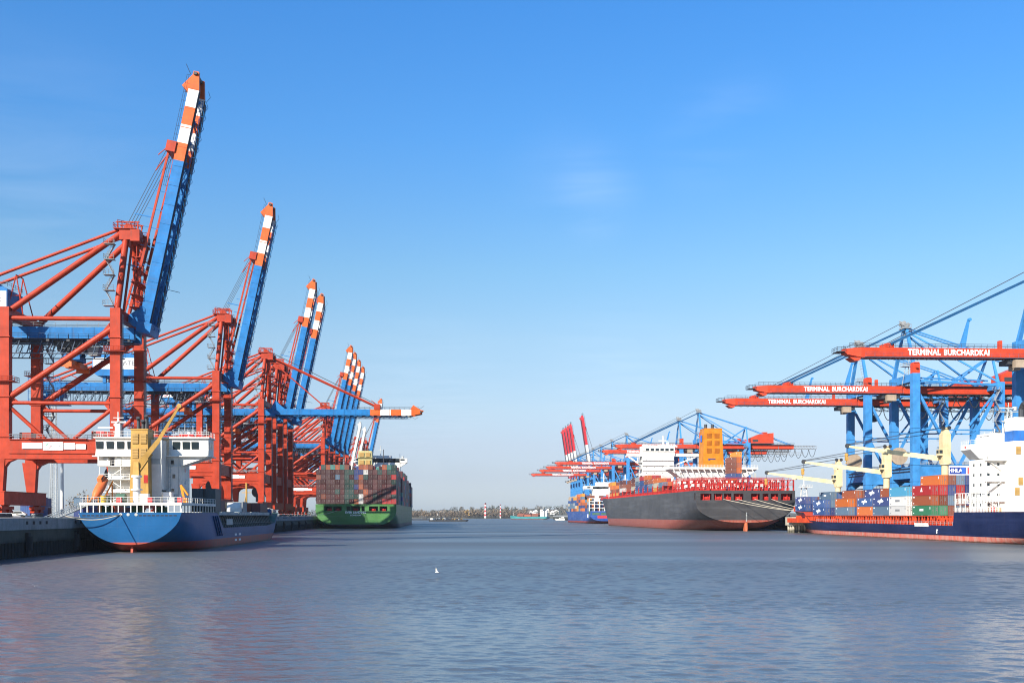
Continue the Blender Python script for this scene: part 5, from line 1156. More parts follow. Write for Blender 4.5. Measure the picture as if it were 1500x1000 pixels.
# ---- navy geared container ship on the right quay
XN, Y0N = 149.3, 235.0
ship = thing('container_ship', 'navy blue container ship with white deckhouse and cream deck cranes', 'ship', (XN, Y0N, 0))
HN = hullpaint('hull_navy', (.004, .012, .06), (.62, .1, .06), 1.55, scuff=.3, boot2=(.5, .3, .24), gray=(.04, .06, .16))
navy = [(0, [(0, 2.5), (5, 2.8), (9, 4), (11, 6), (11.4, 7), (11.6, 8)]), (10, [(0, 0), (5, .3), (9, 2), (11, 4), (11.6, 6), (11.75, 8)]), (25, [(0, -2), (7, -1.5), (10.4, 0), (11.5, 2), (11.75, 4), (11.75, 8)]),
        (45, [(0, -2), (9, -2), (11.3, -1), (11.7, 1), (11.75, 3), (11.75, 8)]), (50.5, [(0, -2), (9, -2), (11.3, -1), (11.7, 1), (11.75, 3), (11.75, 8)]), (51.2, [(0, -2), (9, -2), (11.3, -1), (11.7, 1), (11.75, 2.5), (11.75, 4.3)]),
        (150, [(0, -2), (9, -2), (11.3, -1), (11.7, 1), (11.75, 2.5), (11.75, 4.7)]), (168, [(0, -2), (6.5, -2), (9, -1), (9.8, 1), (10.8, 3), (11.6, 5.2)]), (176, [(0, -2), (4.6, -2), (7, -1), (7.9, 1), (9.6, 4), (11.3, 8.2)]),
        (190, [(0, -2), (2, -2), (3.6, -1), (4.5, 1), (6.5, 4.5), (9.3, 8.6)]), (203, [(0, -2), (.4, -2), (.9, -1), (1.3, 1), (2.8, 4.6), (6, 8.9)]), (212, [(0, -2), (0, -1.5), (.1, -1), (.2, 1.5), (.6, 5), (2, 9.2)])]
hull(ship, navy, HN, M['navyred'])
b = MB(); n = 14
for k, (y, r_) in enumerate(((203, 1.9), (209, 1.8), (213, 1.4), (215.4, .7), (216.2, .1))):
    b.v += [(r_ * .75 * math.cos(2*math.pi*i/n), y, .1 + r_ * math.sin(2*math.pi*i/n)) for i in range(n)]
    if k: b.f += [((k-1)*n + i, (k-1)*n + (i+1) % n, k*n + (i+1) % n, k*n + i) for i in range(n)]; b.m += [0] * n
b.build('bulbous_bow', HN, ship, smooth=60)
NR = M['navyred']
b = MB(); b.box(-10, 10, 52, 200, 4.2, 6.0); 
for k in range(11): b.box(-10.4, 10.4, 52.5 + k * 13.4, 53.6 + k * 13.4, 4.2, 7.0)
b.build('hatch_coaming', NR, ship)
b = MB()
rr = random.Random(5)
for k in range(62):
    y = 51.8 + k * 2.0; s = rr.uniform(.18, .4); hw = 11.3
    for sx in (-1, 1):
        if sx > 0 and k % 2: continue
        b.beam((sx * hw, y, 4.3), (sx * (hw - .2), y + rr.uniform(-.3, .3), 7.0), s, s * 1.3)
        if k % 3 == 0: b.beam((sx * hw, y, 4.4), (sx * (hw - .1), y + 1.8, 6.9), .2, .25)
        if k % 4 == 1: b.box(min(sx*10.3, sx*11.2), max(sx*10.3, sx*11.2), y, y + 1.0, 4.3, 5.6)
b.box(-11.5, -10.2, 51.5, 176, 6.85, 7.02); b.box(10.2, 11.5, 51.5, 176, 6.85, 7.02); b.build('lashing_stanchion', NR, ship)
b = MB(); b.rail((-11.7, 51.4, 4.35), (-11.7, 160, 4.7), 1.0, 2.4, .05); b.build('railing', M['grey'], ship)
b = MB(); b.box(-11.9, -11.78, 66, 75, 3.9, 4.5); b.box(-11.95, -11.9, 66, 75, 4.35, 4.9); b.build('gangway', M['white'], ship)
b = MB(); b.box(-11.82, -11.74, 60.6, 61.1, 1.9, 3.2); b.box(-11.82, -11.74, 60.2, 60.6, 2.9, 3.2); b.build('draught_mark', M['letter'], ship)
b = MB(); b.wire([(-11.78, 50, 1.9), (-11.8, 90, 2.0), (-11.78, 145, 2.3)], .1); b.build('rubbing_strake', HN, ship)
# deckhouse
b = MB(); b.box(-11.2, 11.5, 34.8, 43, 8, 21.6); b.box(-9.5, 9.5, 34.8, 43, 21.6, 27.6); b.box(-8, 9, 5, 30, 8, 10.6)
dh = b.build('superstructure', W, ship)
b = MB(); b.prism([(-13.6, 25.6), (-13.6, 24.2), (-11.19, 21.8), (-6, 21.8), (-6, 25.6)], 'y', 37.5, 42.9); b.prism([(13.6, 25.6), (13.6, 24.2), (11.19, 21.8), (6, 21.8), (6, 25.6)], 'y', 37.5, 42.9); b.box(-9, 9, 36, 43.4, 25.61, 28.4); br = b.build('bridge_wing', W, ship)
b = MB(); b.rail((-13.5, 37.6, 25.6), (-13.5, 42.8, 25.6), 1.1, 1, .05); b.rail((-13.5, 37.6, 25.6), (-9, 37.6, 25.6), 1.1, 1, .05); b.rail((-9, 35, 27.6), (-9, 36, 27.6), 1.1, 1.2, .05); b.build('railing', W, br)
MB().box(-13.66, -13.58, 40, 40.6, 24.7, 25.2).build('side_light', M['sign_red'], br)
for yy in (36.8, 38.6, 40.4): MB().box(-9.05, -8.97, yy, yy + 1.3, 26.5, 27.8).build('window', M['glass'], br)
for z in (9.0, 11.6, 14.2, 16.8, 19.4):
    for xx in (-10.2, -7.6): MB().box(xx - .3, xx + .3, 34.74, 34.82, z + .5, z + 1.2).build('window', M['glass'], dh)
    for yy in (36.5, 40.2): MB().box(-11.26, -11.18, yy, yy + .55, z + .5, z + 1.2).build('window', M['glass'], dh)
b = MB()
for k, z in enumerate((10.7, 15.9, 21.2)):
    y0 = 34.0 if k < 2 else 33.4
    b.box(-11.3, -6.02, y0, 34.79, z - .1, z); b.rail((-11.2, y0 + .1, z), (-6.1, y0 + .1, z), 1.1, 1.0, .04); b.rail((-11.2, y0 + .1, z), (-11.2, 34.7, z), 1.1, 1.0, .04)
    b.beam((-10.6 if k % 2 else -7, 34.3, z - 2.6), (-7 if k % 2 else -10.6, 34.3, z), .5, .1)
for x in (-11.1, -6.2): b.tube((x, 34.1, 8), (x, 34.1, 21.2), .06, 5)
b.build('balcony', W, ship)
b = MB(); b.box(-6, 6, 30, 34.6, 8, 32.0); fn = b.build('funnel', W, ship)
b = MB(); b.box(-6.04, 6.04, 29.96, 34.64, 26.0, 28.6); b.build('funnel_band', paint('funnel_blue', (.03, .16, .5)), fn)
for xx, z in ((-4.9, 22.6), (-4.3, 14.8), (-5.2, 12.2), (-2.2, 18.0)): b = MB(); b.box(xx - .6, xx + .6, 29.86, 29.99, z, z + 2.0); [b.box(xx - .55, xx + .55, 29.8, 29.86, z + .15 + .3 * k, z + .27 + .3 * k) for k in range(6)]; b.build('louvre', M['striped'], fn)
for x, yy in ((-3, 32), (-.5, 33), (1.5, 32)): b = MB(); b.tube((x, yy, 32.0), (x, yy, 34.4), .7, 12); b.wire([(x, yy, 34.3), (x, yy - .9, 35.3), (x, yy - 1.8, 35.6)], .66, 10); b.build('exhaust_pipe', M['dark'], fn)
b = MB()
for (x, y) in ((-8, 36), (-6, 36), (-8, 38), (-6, 38)): b.tube((x, y, 27.6), (-7 + (x + 7) * .5, 37 + (y - 37) * .5, 35.5), .16, 6)
for z in (29.5, 31.5, 33.5, 35.5): r_ = 1.15 - (z - 27.6) * .06; b.rail((-7 - r_, 37 - r_, z - 1), (-7 + r_, 37 - r_, z - 1), 1, 1, .06); b.rail((-7 - r_, 37 + r_, z - 1), (-7 + r_, 37 + r_, z - 1), 1, 1, .06)
b.box(-9.4, -4.6, 36.4, 37.6, 35.5, 35.7); b.beam((-9.4, 37, 36.6), (-5.6, 37, 36.6), .3, .35); b.beam((-8.6, 37.2, 33.2), (-5, 37.2, 33.2), .3, .35); b.tube((-7, 37, 35.6), (-7, 37, 38), .12, 5); b.disc((-5, 37.5, 36.5), (0, 0, 1), .6, 1, 10); b.build('radar_mast', M['palegrey'], ship, loc=(2.4, -1.6, -1.8))
b = MB()
for k in range(9): x, y = -8 + k * 1.6, 41 - k % 3 * 2; b.tube((x, y, 27.6), (x, y, 29 + (k * 5 % 4) * .8), .06, 4)
for yy in (35.5, 36.6): b.tube((-10.4, yy, 21.6), (-10.4, yy, 23), .25, 8)
b.build('antenna', W, ship)
MB().prism([(40, 14.4), (40.7, 14.8), (46.5, 11.4), (46.1, 10.9)], 'x', -10.9, -10.4).build('accommodation_ladder', W, ship)
b = MB()
for z in (8, 10.4): b.rail((-11.6, 27, z), (-11.6, 50, z), 1.15, .75, .06); b.rail((-11.6, 50, z), (-4, 50, z), 1.15, .75, .06)
for k in range(9): b.tube((-11.6, 27 + k * 2.9, 8), (-11.6, 27 + k * 2.9, 13), .08, 5); b.tube((-11.6 + k, 50, 8), (-11.6 + k, 50, 13), .08, 5)
b.box(-11.7, -4, 43.01, 50.2, 10.2, 10.35); b.rail((-11.6, 43, 12.9), (-11.6, 50, 12.9), .1, 1, .06); b.tube((-11.6, 27, 13), (-11.6, 50, 13), .07, 4); b.tube((-11.6, 50, 13), (-4, 50, 13), .07, 4); b.build('deck_railing', W, ship)
for k, yy in enumerate((28.5, 31, 34, 37.2, 40)): b = MB(); b.box(-10.9, -10.0, yy, yy + 1.1, 8.01, 9.1 + .2 * (k % 2)); b.build('deck_box', M['sign_red'] if k % 2 else M['cream'], ship)
lifeboat(ship, (XN - 9.6, Y0N + 46.6, 11.6), (0, 0, 0), .62, 'lifeboat', 'small orange rescue boat on the navy ship deck beside the white deckhouse')
b = MB(); b.beam((-2, 209, 9), (-2, 206, 19), .35, .35); b.beam((2, 209, 9), (-0, 206, 19), .35, .35)
for k in range(6): b.beam((-2 + .2*k, 208.6 - .5*k, 10 + 1.6*k), (2 - .35*k, 208.6 - .5*k, 11 + 1.6*k), .16, .16); b.beam((-2 + .2*k, 208.6 - .5*k, 11.2 + 1.5*k), (2 - .35*k, 208.6 - .5*k, 10.2 + 1.6*k), .16, .16)
b.box(-3, 2.2, 205, 207, 18.6, 18.8); b.rail((-3, 205, 18.8), (2.2, 205, 18.8), 1, 1, .07); b.tube((-1, 206, 19), (-1, 206, 23), .15, 6); b.build('foremast', W, ship)
b = MB(); b.box(-7, 7, 196, 201, 8.6, 10.6); b.build('forecastle', NR, ship); winch(ship, -4, 203, 8.8, NR, .9); winch(ship, 3, 203, 8.8, NR, .9)
# deck cranes
for k, (yl, ztop, zp, jz) in enumerate(((79.6, 33.0, 24.8, 29.4), (122.6, 30.2, 22.4, 26.4), (168, 28.0, 20.4, 24.2))):
    b = MB(); b.tube((-.5, yl, 5), (-.5, yl, zp - 2.6), 1.05, 18); b.tube((-.5, yl, zp - 2.6), (-.5, yl, zp - 2.2), 1.5, 18); b.build('crane_pedestal', M['cream'], ship, smooth=40)
    b = MB(); b.box(-1.7, .7, yl - 1.3, yl + 1.3, zp - 2.2, ztop - 1.6); b.frus(-.5, yl, ztop - 1.6, ztop, 1.0, 1.1, .7, .8); b.box(-.9, .4, yl - 1.1, yl + .8, ztop, ztop + .35); ho = b.build('crane_housing', M['cream'], ship)
    b = MB(); b.box(-2.9, -1.71, yl - 1.2, yl + .6, zp + .2, zp + 2.0); b.build('operator_cab', M['cream'], ho)
    b = MB(); b.box(-2.96, -2.9, yl - 1.0, yl + .4, zp + .8, zp + 1.8); b.box(-2.8, -1.8, yl - 1.26, yl - 1.2, zp + .8, zp + 1.8); b.build('window', M['glass'], ho)
    b = MB()
    for xx in (-1.5, .3): b.disc((xx, yl - 1.0, ztop + .2), (0, 1, .2), .6, .3, 12)
    b.build('sheave', M['dark'], ho)
    p = Vector((-1.6, yl + 1.4, zp - .6)); q = Vector((-20.0, yl + 27, jz)); a = p.lerp(q, .55); 
    b = MB(); b.beam(p, a, 1.15, 1.5, w2=1.05, h2=1.3); b.beam(a, q, 1.05, 1.3, w2=.55, h2=.6); b.beam(a - Vector((0, 0, .9)), a.lerp(q, .1) - Vector((0, 0, .9)), .8, .4); b.build('crane_jib', M['cream'], ship)
    b = MB(); b.disc(q + Vector((0, 0, .15)), (1, .7, 0), .75, 1.0, 12); b.box(q.x - .5, q.x + .3, q.y - .4, q.y + .4, q.z - .5, q.z + .6); b.build('jib_head', M['dark'], ship)
    b = MB()
    for dx in (-.5, .5): b.wire([(-.5 + dx, yl, ztop + .5), q + Vector((dx, 0, .6))], .06, 4); b.wire([(-.5 + dx, yl, ztop - 1), q + Vector((dx, 0, .4))], .05, 4)
    b.wire([q, q - Vector((.3, -.3, 3.2))], .07, 4); b.build('crane_rope', M['wire'], ship)
    b = MB(); b.box(q.x - .75, q.x + .15, q.y - .1, q.y + .7, q.z - 4.6, q.z - 2.8); b.disc(q - Vector((.3, -.3, 2.8)), (1, .7, 0), .6, .5, 12); b.wire([q - Vector((.3, -.3, 4.5)), q - Vector((.3, -.3, 5.3)), q - Vector((.7, -.3, 5.6))], .14, 6); b.build('hook_block', M['yellow'], ship)
# her containers: bays from the deckhouse forward; x rows start at the side that faces us
ZC = 7.1; TH = 2.9; XP = XN - 10.1
bayname = {'A': 'bay nearest the white deckhouse', 'B': 'second bay from the deckhouse', 'C': 'third bay from the deckhouse', 'D': 'fourth bay from the deckhouse', 'E': 'fifth bay from the deckhouse', 'F': 'sixth bay from the deckhouse', 'G': 'bay nearest the bow'}
ROWN = ['outer', 'second', 'third', 'fourth', 'fifth', 'sixth', 'seventh', 'inner']
gn = 'containers on the navy ship'
nav = dict(
    A=(300.6, [['green', 'rust', 'red', None], ['green', 'brown', 'red', 'orange'], ['brown', 'slate', 'navy', 'brown'], ['slate', 'brown', 'red', 'slate'], ['brown', 'navy', 'navy', 'navy'], ['navy', 'slate', 'navy', 'red'], ['maroon', 'navy', 'brown', 'navy']], {(0, 0): 'bar', (0, 2): 'tri', (1, 3): None}),
    B=(317.4, [['white', 'white', 'sky'], ['cream', 'white', 'sky'], ['brown', 'slate', 'blue'], ['maroon', 'navy', 'blue']], {(0, 0): 'print', (0, 1): 'print'}),
    C=(330.4, [['slate', 'navy', None], ['brown', 'blue', 'rust'], ['slate', 'navy', 'slate'], ['navy', 'brown', 'navy']], {(0, 1): 'wave'}),
    D=(343.8, [['orange', 'blue', None], ['brown', 'navy', 'navy'], ['slate', 'maroon', 'slate'], ['navy', 'slate', 'brown']], {(0, 1): 'wave', (1, 2): 'wave'}),
    E=(364.3, [['slate', 'orange', None], ['blue', 'rust', 'rust'], ['navy', 'brown', 'brown'], ['slate', 'maroon', 'brown']], {(0, 0): None}),
    F=(389.8, [['blue', 'blue', None], ['navy', 'slate', 'slate'], ['maroon', 'brown', 'blue'], ['brown', 'maroon', 'slate']], {(0, 0): 'wave', (0, 1): 'wave', (1, 2): 'bar'}),
    G=(419.6, [['blue', 'navy'], ['navy', 'blue'], ['slate', 'brown']], {(0, 0): 'wave', (0, 1): 'wave'}))
for bn, (yb, rows, marks) in nav.items():
    for r_, tiers in enumerate(rows):
        for t, col in enumerate(tiers):
            if not col: continue
            x = XP + 2.52 * r_ + (3.6 if bn == 'G' else 0.6 if bn == 'F' else 0); z = ZC + TH * t + (1.6 if bn == 'G' else 0)
            container(x, yb, z, col, f'{WORD[col]} container on the navy ship, {ROWN[r_]} row, {TIER[t]} tier, {bayname[bn]}', gn, H=2.87, door=True, mark=marks.get((r_, t)))

# ---- black container ship with the orange funnel
XK = 134.8; YK = YD(XK, 488)
ship = thing('container_ship', 'very large charcoal black container ship with orange funnel and red lashing bridges', 'ship', (XK, YK, 0))
HK = hullpaint('hull_charcoal', (.058, .056, .058), (.3, .05, .032), 4.9, scuff=.35, boot2=(.32, .13, .09), gray=(.16, .165, .17), rough=.34)
black = [(0, [(0, 3.8), (8, 4.1), (14, 5.3), (19, 7.5), (22, 10), (22.8, 13.0), (22.8, 14)]), (5, [(0, 1.5), (8, 1.9), (14, 3.4), (19, 6.0), (22, 8.8), (22.8, 12), (22.8, 14)]), (5.3, [(0, 1.4), (8, 1.8), (14, 3.3), (19, 5.9), (22, 8.7), (22.8, 12), (22.8, 18.3)]),
         (20, [(0, -2), (5, -1.6), (10.5, 0), (16, 2.2), (20.6, 5.5), (22.7, 9.5), (22.8, 18.3)]), (45, [(0, -2), (9, -2), (15.5, -1.4), (19.2, 0), (21.8, 2.5), (22.8, 6), (22.8, 18.3)]), (75, [(0, -2), (12, -2), (19, -2), (21.8, -1), (22.7, 1), (22.8, 5), (22.8, 18.3)]),
         (265, [(0, -2), (12, -2), (19, -2), (21.8, -1), (22.7, 1), (22.8, 5), (22.8, 18.5)]), (298, [(0, -2), (6, -2), (11, -2), (15, -1), (17, 1), (19.5, 8), (22.3, 19.4)]), (322, [(0, -2), (2, -2), (5, -1.5), (7.6, 0), (9.5, 3), (13.5, 11), (19.2, 20.6)]),
         (336, [(0, -2), (.4, -2), (.9, -1), (1.6, 1), (3, 5), (7, 13), (13.5, 21.4)]), (345, [(0, -2), (.1, -1), (.15, 0), (.25, 1), (.6, 6), (2.5, 14), (7, 21.8)])]
hull(ship, black, HK, M['ladderred'])
op = [(-20.7, -15.6), (-14.6, -10.6), (-9.9, -6.5), (-5.5, -1), (2.5, 6.5), (7.8, 10.5), (11.6, 15), (16.2, 21.5)]
stern_band(ship, 22.8, 0, 14, 16.9, 18.3, op, HK)
b = MB(); b.box(-22.8, -22.5, .351, 1.0, 14, 18.3); b.box(-22.8, -22.5, 3.6, 5.3, 14, 18.3); b.box(-22.8, -22.5, 1.0, 3.6, 17.2, 18.3); b.box(22.5, 22.8, .351, 5.3, 14, 18.3); b.box(-22.45, 22.45, .36, 5.3, 18.0, 18.3); b.build('side_plating', HK, ship)
LR = M['ladderred']; RB = paint('winch_red', (.6, .04, .03))
for x in (-18, -12.6, -8.2, -3.2, 4.4, 9.2, 13.4, 19): winch(ship, x, 2.2, 14, RB, 1.15)
b = MB(); [b.box(-22 + k * 2.75, -21.7 + k * 2.75, 1.0, 1.3, 14, 18) for k in range(17)]; b.box(-22, 22, 4.9, 5.1, 14, 18); b.build('mooring_deck_frame', RB, ship)
b = MB(); b.prism([(-1.5, -1), (3.4, -1), (.7, 4.2), (.2, 4.2)], 'x', -.35, .35); b.prism([(-.6, -2), (.9, -2), (.62, 3.9), (.4, 3.9)], 'y', -.5, -.2); b.build('rudder', paint('rudder_orange', (.62, .16, .07)), ship)
b = MB(); [b.box(.15, .65, -.03, .05, 4.2 + k * .55, 4.5 + k * .55) for k in range(8)]; b.build('draught_mark', M['palegrey'], ship)
# lashing bridges across the deck
def lash(y, z0, z1, tiers=2, x0=-22.4, x1=22.4):
    b = MB(); n = int((x1 - x0) / 2.5)
    for k in range(n + 1): x = x0 + (x1 - x0) * k / n; b.box(x - .16, x + .16, y, y + .35, z0, z1); b.box(x - .16, x + .16, y + 1.1, y + 1.4, z0, z1)
    for t in range(tiers + 1):
        z = z0 + (z1 - z0) * t / tiers; b.box(x0, x1, y - .1, y + 1.5, z - .18, z); 
        if t: b.rail((x0, y - .05, z), (x1, y - .05, z), 1.0, 2.5, .06)
    for k in range(0, n, 3): b.beam((x0 + (x1 - x0) * k / n, y + .1, z0), (x0 + (x1 - x0) * (k + 1.5) / n, y + .1, z1), .22, .28)
    return b.build('lashing_bridge', LR, ship)
lash(.5, 18.3, 23.2)
for k, y in enumerate((14.5, 28.8, 43, 50.8)): lash(y, 18.3, 23.4 + (.9 if k > 1 else 0), 2)
for k in range(8): lash(76 + 14.3 * k, 18.3, 22.6, 2)
for k in range(7): lash(206 + 14.3 * k, 18.4, 22.4 - (.6 if k > 4 else 0), 2, -22.4 + (k > 4) * (k - 4) * 1.2, 22.4 - (k > 4) * (k - 4) * 1.2)
b = MB()
for k in range(150): y = 6 + k * 2.05; hw = 22.75 if y < 268 else 22.75 - (y - 268) * .035; b.box(-hw, -hw + .25, y, y + .3, 18.3, 19.8); b.box(hw - .25, hw, y, y + .3, 18.3, 19.8) if k % 2 else None
b.box(-22.75, -22.5, 6, 268, 19.7, 19.9); b.box(-22.2, 22.2, 15.95, 28.7, 18.35, 19.4); b.box(-22.2, 22.2, 30.3, 42.9, 18.35, 19.4); b.box(-22.2, 22.2, 78, 306, 18.35, 19.2); b.build('hatch_cover', LR, ship)
b = MB()
for k in range(46): x = -21.6 + (k % 17) * 2.5; y = (14.2, 28.5, 42.6)[k % 3]; b.box(x, x + 1.3, y - .25, y - .05, 20.4 + (k % 2) * 2.2, 21.6 + (k % 2) * 2.2)
b.build('lashing_gear', M['white'], ship)
# aft island with the funnel, forward island with the bridge
b = MB(); b.box(-17, 17, 60, 70, 18.3, 30.4); b.box(-22.6, 22.6, 57.5, 72, 30.4, 31.4); b.prism([(-22.6, 30.4), (-17, 26.4), (-17, 30.4)], 'y', 59, 70); b.prism([(22.6, 30.4), (17, 26.4), (17, 30.4)], 'y', 59, 70); ai = b.build('aft_house', W, ship)
b = MB(); b.rail((-22.5, 57.6, 31.4), (22.5, 57.6, 31.4), 1.2, 1.6, .07); b.rail((-22.5, 57.6, 31.4), (-22.5, 72, 31.4), 1.2, 1.6, .07); [b.beam((-21 + k * 3.1, 57.4, 30.4), (-20 + k * 3.1, 57.4, 28.7), .3, .4) for k in range(14)]; b.build('railing', W, ai)
OF = paint('funnel_orange', (.6, .21, .012), streak=.12)
b = MB(); b.frus(.2, 65, 31.4, 51, 5.4, 5, 4.6, 4.4); b.box(-4.5, 4.9, 60.5, 69.5, 51, 51.3); fn = b.build('funnel', OF, ship)
for x in (-1.9, 2.1):
    for z in (38.6, 42.4, 46.2):
        b = MB(); yf = 60 + (z - 31.4) * .0306; b.box(x - 1.25, x + 1.25, yf - .12, yf + .5, z, z + 2.5); [b.box(x - 1.1, x + 1.1, yf - .2, yf - .1, z + .25 + .45 * k, z + .45 + .45 * k) for k in range(5)]; b.build('louvre', paint('louvre_dark', (.42, .13, .01)) if x < 0 and z < 39 else bpy.data.materials['louvre_dark'], fn)
b = MB(); b.prism([(-2.4, 35.0), (-2.4, 35.9), (1.2, 35.9), (1.2, 35.4), (-1.7, 35.4), (-1.7, 35.0)], 'y', 59.9, 60.3); b.build('logo', M['sign_navy'], fn)
MB().box(-4.98, -4.9, 63.4, 66.6, 44.6, 48).build('logo', M['sign_blue'], fn)
for x in (-2.6, .9): b = MB(); b.tube((x, 65, 51.2), (x, 65, 53.6), .8, 12); b.build('exhaust_pipe', M['dark'], fn)
b = MB(); b.box(-13, 6.5, 186, 200, 18.3, 44); b.box(-12.6, 7.5, 187, 199, 44, 50.5)
for z in (22, 25.2, 28.4, 31.6, 34.8, 38, 41.2): b.box(-13.5, 7.0, 185.3, 186, z - .15, z)
for z in (44.2, 47.2): b.box(-13, 8, 186.3, 187, z - .12, z)
b.box(-22.8, 22.8, 188, 195, 44.0, 44.4); b.box(-22.8, -12.7, 188, 188.3, 44.4, 45.8); b.box(7.6, 22.8, 188, 188.3, 44.4, 45.8)
for s in (-1, 1): b.beam((s * 22, 189, 44), (-13 if s < 0 else 6.5, 189, 38), .7, .8); b.beam((s * 16, 189, 44), (s * 15.6, 189, 40.2), .5, .5); b.beam((s * 22.5, 189, 44.1), (s * 22.5, 195, 44.1), .3, .8)
br = b.build('bridge', W, ship)
for k in range(6): MB().box(-11 + k * 3.1, -8.8 + k * 3.1, 186.93, 187.02, 47.4, 48.9).build('window', M['glass'], br)
for z in (25, 29, 33, 37, 41):
    for x in (-11, -6, -1, 4): MB().box(x, x + .45, 185.94, 186.02, z, z + .6).build('window', M['glass'], br)
b = MB()
for z in (24, 28, 32, 36, 40): b.box(-16, -13.01, 187, 194, z, z + .25); b.rail((-15.9, 187, z + .25), (-15.9, 194, z + .25), 1.1, 1.6, .08); b.rail((-15.9, 187, z + .25), (-13, 187, z + .25), 1.1, 1.3, .08)
b.build('balcony', W, br)
b = MB(); b.tube((1, 192, 50.5), (1, 192, 57), .5, 8); b.beam((-2, 192, 54), (4, 192, 54), .5, .4); b.box(-9, 6, 187.5, 198, 50.5, 50.9); b.rail((-12.5, 187.1, 50.5), (7.4, 187.1, 50.5), 1.1, 2, .08); b.disc((4, 192, 52), (0, 0, 1), 1.1, 2, 12); b.build('radar_mast', W, ship)
b = MB()
for k in range(24): x = -21 + k * 1.8; b.box(x, x + .9, 56.6, 57.4, 23 + (k * 7 % 4) * .8, 25.2 + (k * 5 % 4) * 1.1)
for k in range(12): b.rail((-21 + k * 3.5, 56.5, 24 + k % 3 * 1.5), (-19 + k * 3.5, 56.5, 24 + k % 3 * 1.5), 1, .8, .08)
b.build('pipe_gear', M['palegrey'], ship)
b = MB(); b.box(-22.7, -18.5, 262, 264.5, 19, 26.5); b.rail((-22.7, 262, 22), (-22.7, 264.5, 22), 1, .6, .1); b.beam((-22.6, 262, 19), (-22.6, 258, 24), .4, .4); b.box(-22.7, -20, 256, 262, 23, 23.3); b.build('access_tower', W, ship)
b = MB(); b.tube((0, 330, 21), (0, 330, 38), .5, 8); b.beam((-2, 330, 34), (2, 330, 34), .3, .3); b.build('foremast', W, ship)
gk = 'containers on the black ship'
CM['amber'] = boxpaint('container_amber', (.75, .3, .03)); WORD['amber'] = 'amber'
for c, tiers in enumerate((['blue', 'amber', 'blue', 'brown', 'brown', 'brown'], ['navy', 'slate', 'blue', 'orange', 'rust', 'orange', 'amber'])):
    for t, col in enumerate(tiers):
        container(XK + 2.9 + c * 2.5, YK + 30.4, 19.5 + t * 2.6, col, f'{WORD[col]} container, {TIER[t]} tier of the {"left" if c == 0 else "right"} tower by the orange funnel', gk, H=2.58, door=True)
side = [(77.6, ['brown', 'slate']), (91.9, ['amber', 'cream', 'orange']), (106.2, ['navy', 'slate', 'rust']), (120.5, ['blue', 'blue', 'brown', 'orange']), (134.8, ['blue', 'navy', 'blue', 'red']), (149.1, ['slate', 'navy', 'slate', 'grey']), (163.4, ['maroon', 'cream', 'brown', 'maroon']), (207.8, ['maroon', 'white', 'brown', 'maroon']),
        (222.1, ['amber', 'brown']), (236.4, ['amber', 'rust', 'orange']), (250.7, ['orange', 'brown', 'orange', 'amber']), (267, ['orange', 'amber', 'brown', 'orange'])]
for bi, (yb, tiers) in enumerate(side):
    for c in range(3 if bi % 2 else 2):
        for t, col in enumerate(tiers):
            if c and rnd.random() < .3: continue
            cc = col if c == 0 else rnd.choice(['orange', 'brown', 'slate', 'maroon', 'grey', 'red'])
            container(XK - 20.9 + (1.5 if bi == 11 else 0) + c * 2.5, YK + yb, 19.3 + t * 2.6, cc, f'{WORD[cc]} container on the black ship, {ORD[bi]} bay from the stern, {TIER[t]} tier, {ROWN[c]} row', gk, H=2.58, door=True)
# ---- mooring lines of the black ship and the light blue ship
def moor(p, q, sag, label, group):
    p, q = Vector(p), Vector(q); b = MB()
    b.wire([p.lerp(q, t / 12) - Vector((0, 0, sag * 4 * (t / 12) * (1 - t / 12))) for t in range(13)], .1, 6)
    o = b.build('mooring_line', M['rope']); tag(o, label, 'mooring line', group)
end = Vector((QR + .8, YK - 46, QTOP + .7))
for x, n_ in ((-10.2, 'leftmost'), (-4, 'second from the left'), (4.2, 'third from the left'), (11.9, 'rightmost')):
    moor((XK + x, YK + .1, 14.4), end + Vector((0, -6 * abs(x) * .1, 0)), 1.4, f'{n_} pale mooring line from the black ship stern to the quay', 'mooring lines of the black ship')
moor((XB - 1.8, YB - .1, 7.3), (QL - .7, YB - 26, QTOP + .6), .7, 'upper mooring line across the light blue transom to the quay', 'mooring lines of the light blue ship')
moor((XB - 2.0, YB - .1, 7.25), (QL - .7, YB - 3, QTOP + .4), .9, 'short mooring line from the light blue transom to the nearby quay', 'mooring lines of the light blue ship')
moor((XG - 10, YG - .1, 9.6), (QL - .7, YG - 30, QTOP + .6), 1.0, 'mooring line from the green ship stern to the quay wall', 'mooring lines of the green ship')

# ---- far blue container ship, turquoise feeder
XF = 137.5; YF = YD(XF, 902)
ship = thing('container_ship', 'far blue container ship with red waterline beyond the black ship bow', 'ship', (XF, YF, 0))
HF = hullpaint('hull_blue', (.03, .09, .33), (.5, .07, .05), 2.0, scuff=.2)
far = [(0, [(0, 2.2), (10, 2.4), (15, 3.4), (17.6, 5.5), (18, 7), (18, 7.2)]), (10, [(0, -1), (8, -.4), (14, 1.2), (17.4, 4), (18, 6), (18, 7.2)]), (10.3, [(0, -1), (8, -.4), (14, 1.2), (17.4, 4), (18, 6), (18, 10.6)]), (35, [(0, -2), (9, -2), (15, -1), (17.6, 1), (18, 5), (18, 10.6)]),
       (170, [(0, -2), (9, -2), (15, -1.6), (17.6, 0), (18, 4), (18, 10.6)]), (200, [(0, -2), (4, -2), (8, -1), (10.5, 1), (14, 6), (17, 11.5)]), (222, [(0, -2), (.4, -2), (1, -1), (2, 2), (6, 7), (10.5, 13)]), (232, [(0, -2), (.1, -1), (.1, 0), (.3, 3), (1.5, 8), (4, 14)])]
hull(ship, far, HF, M['deckgreen'])
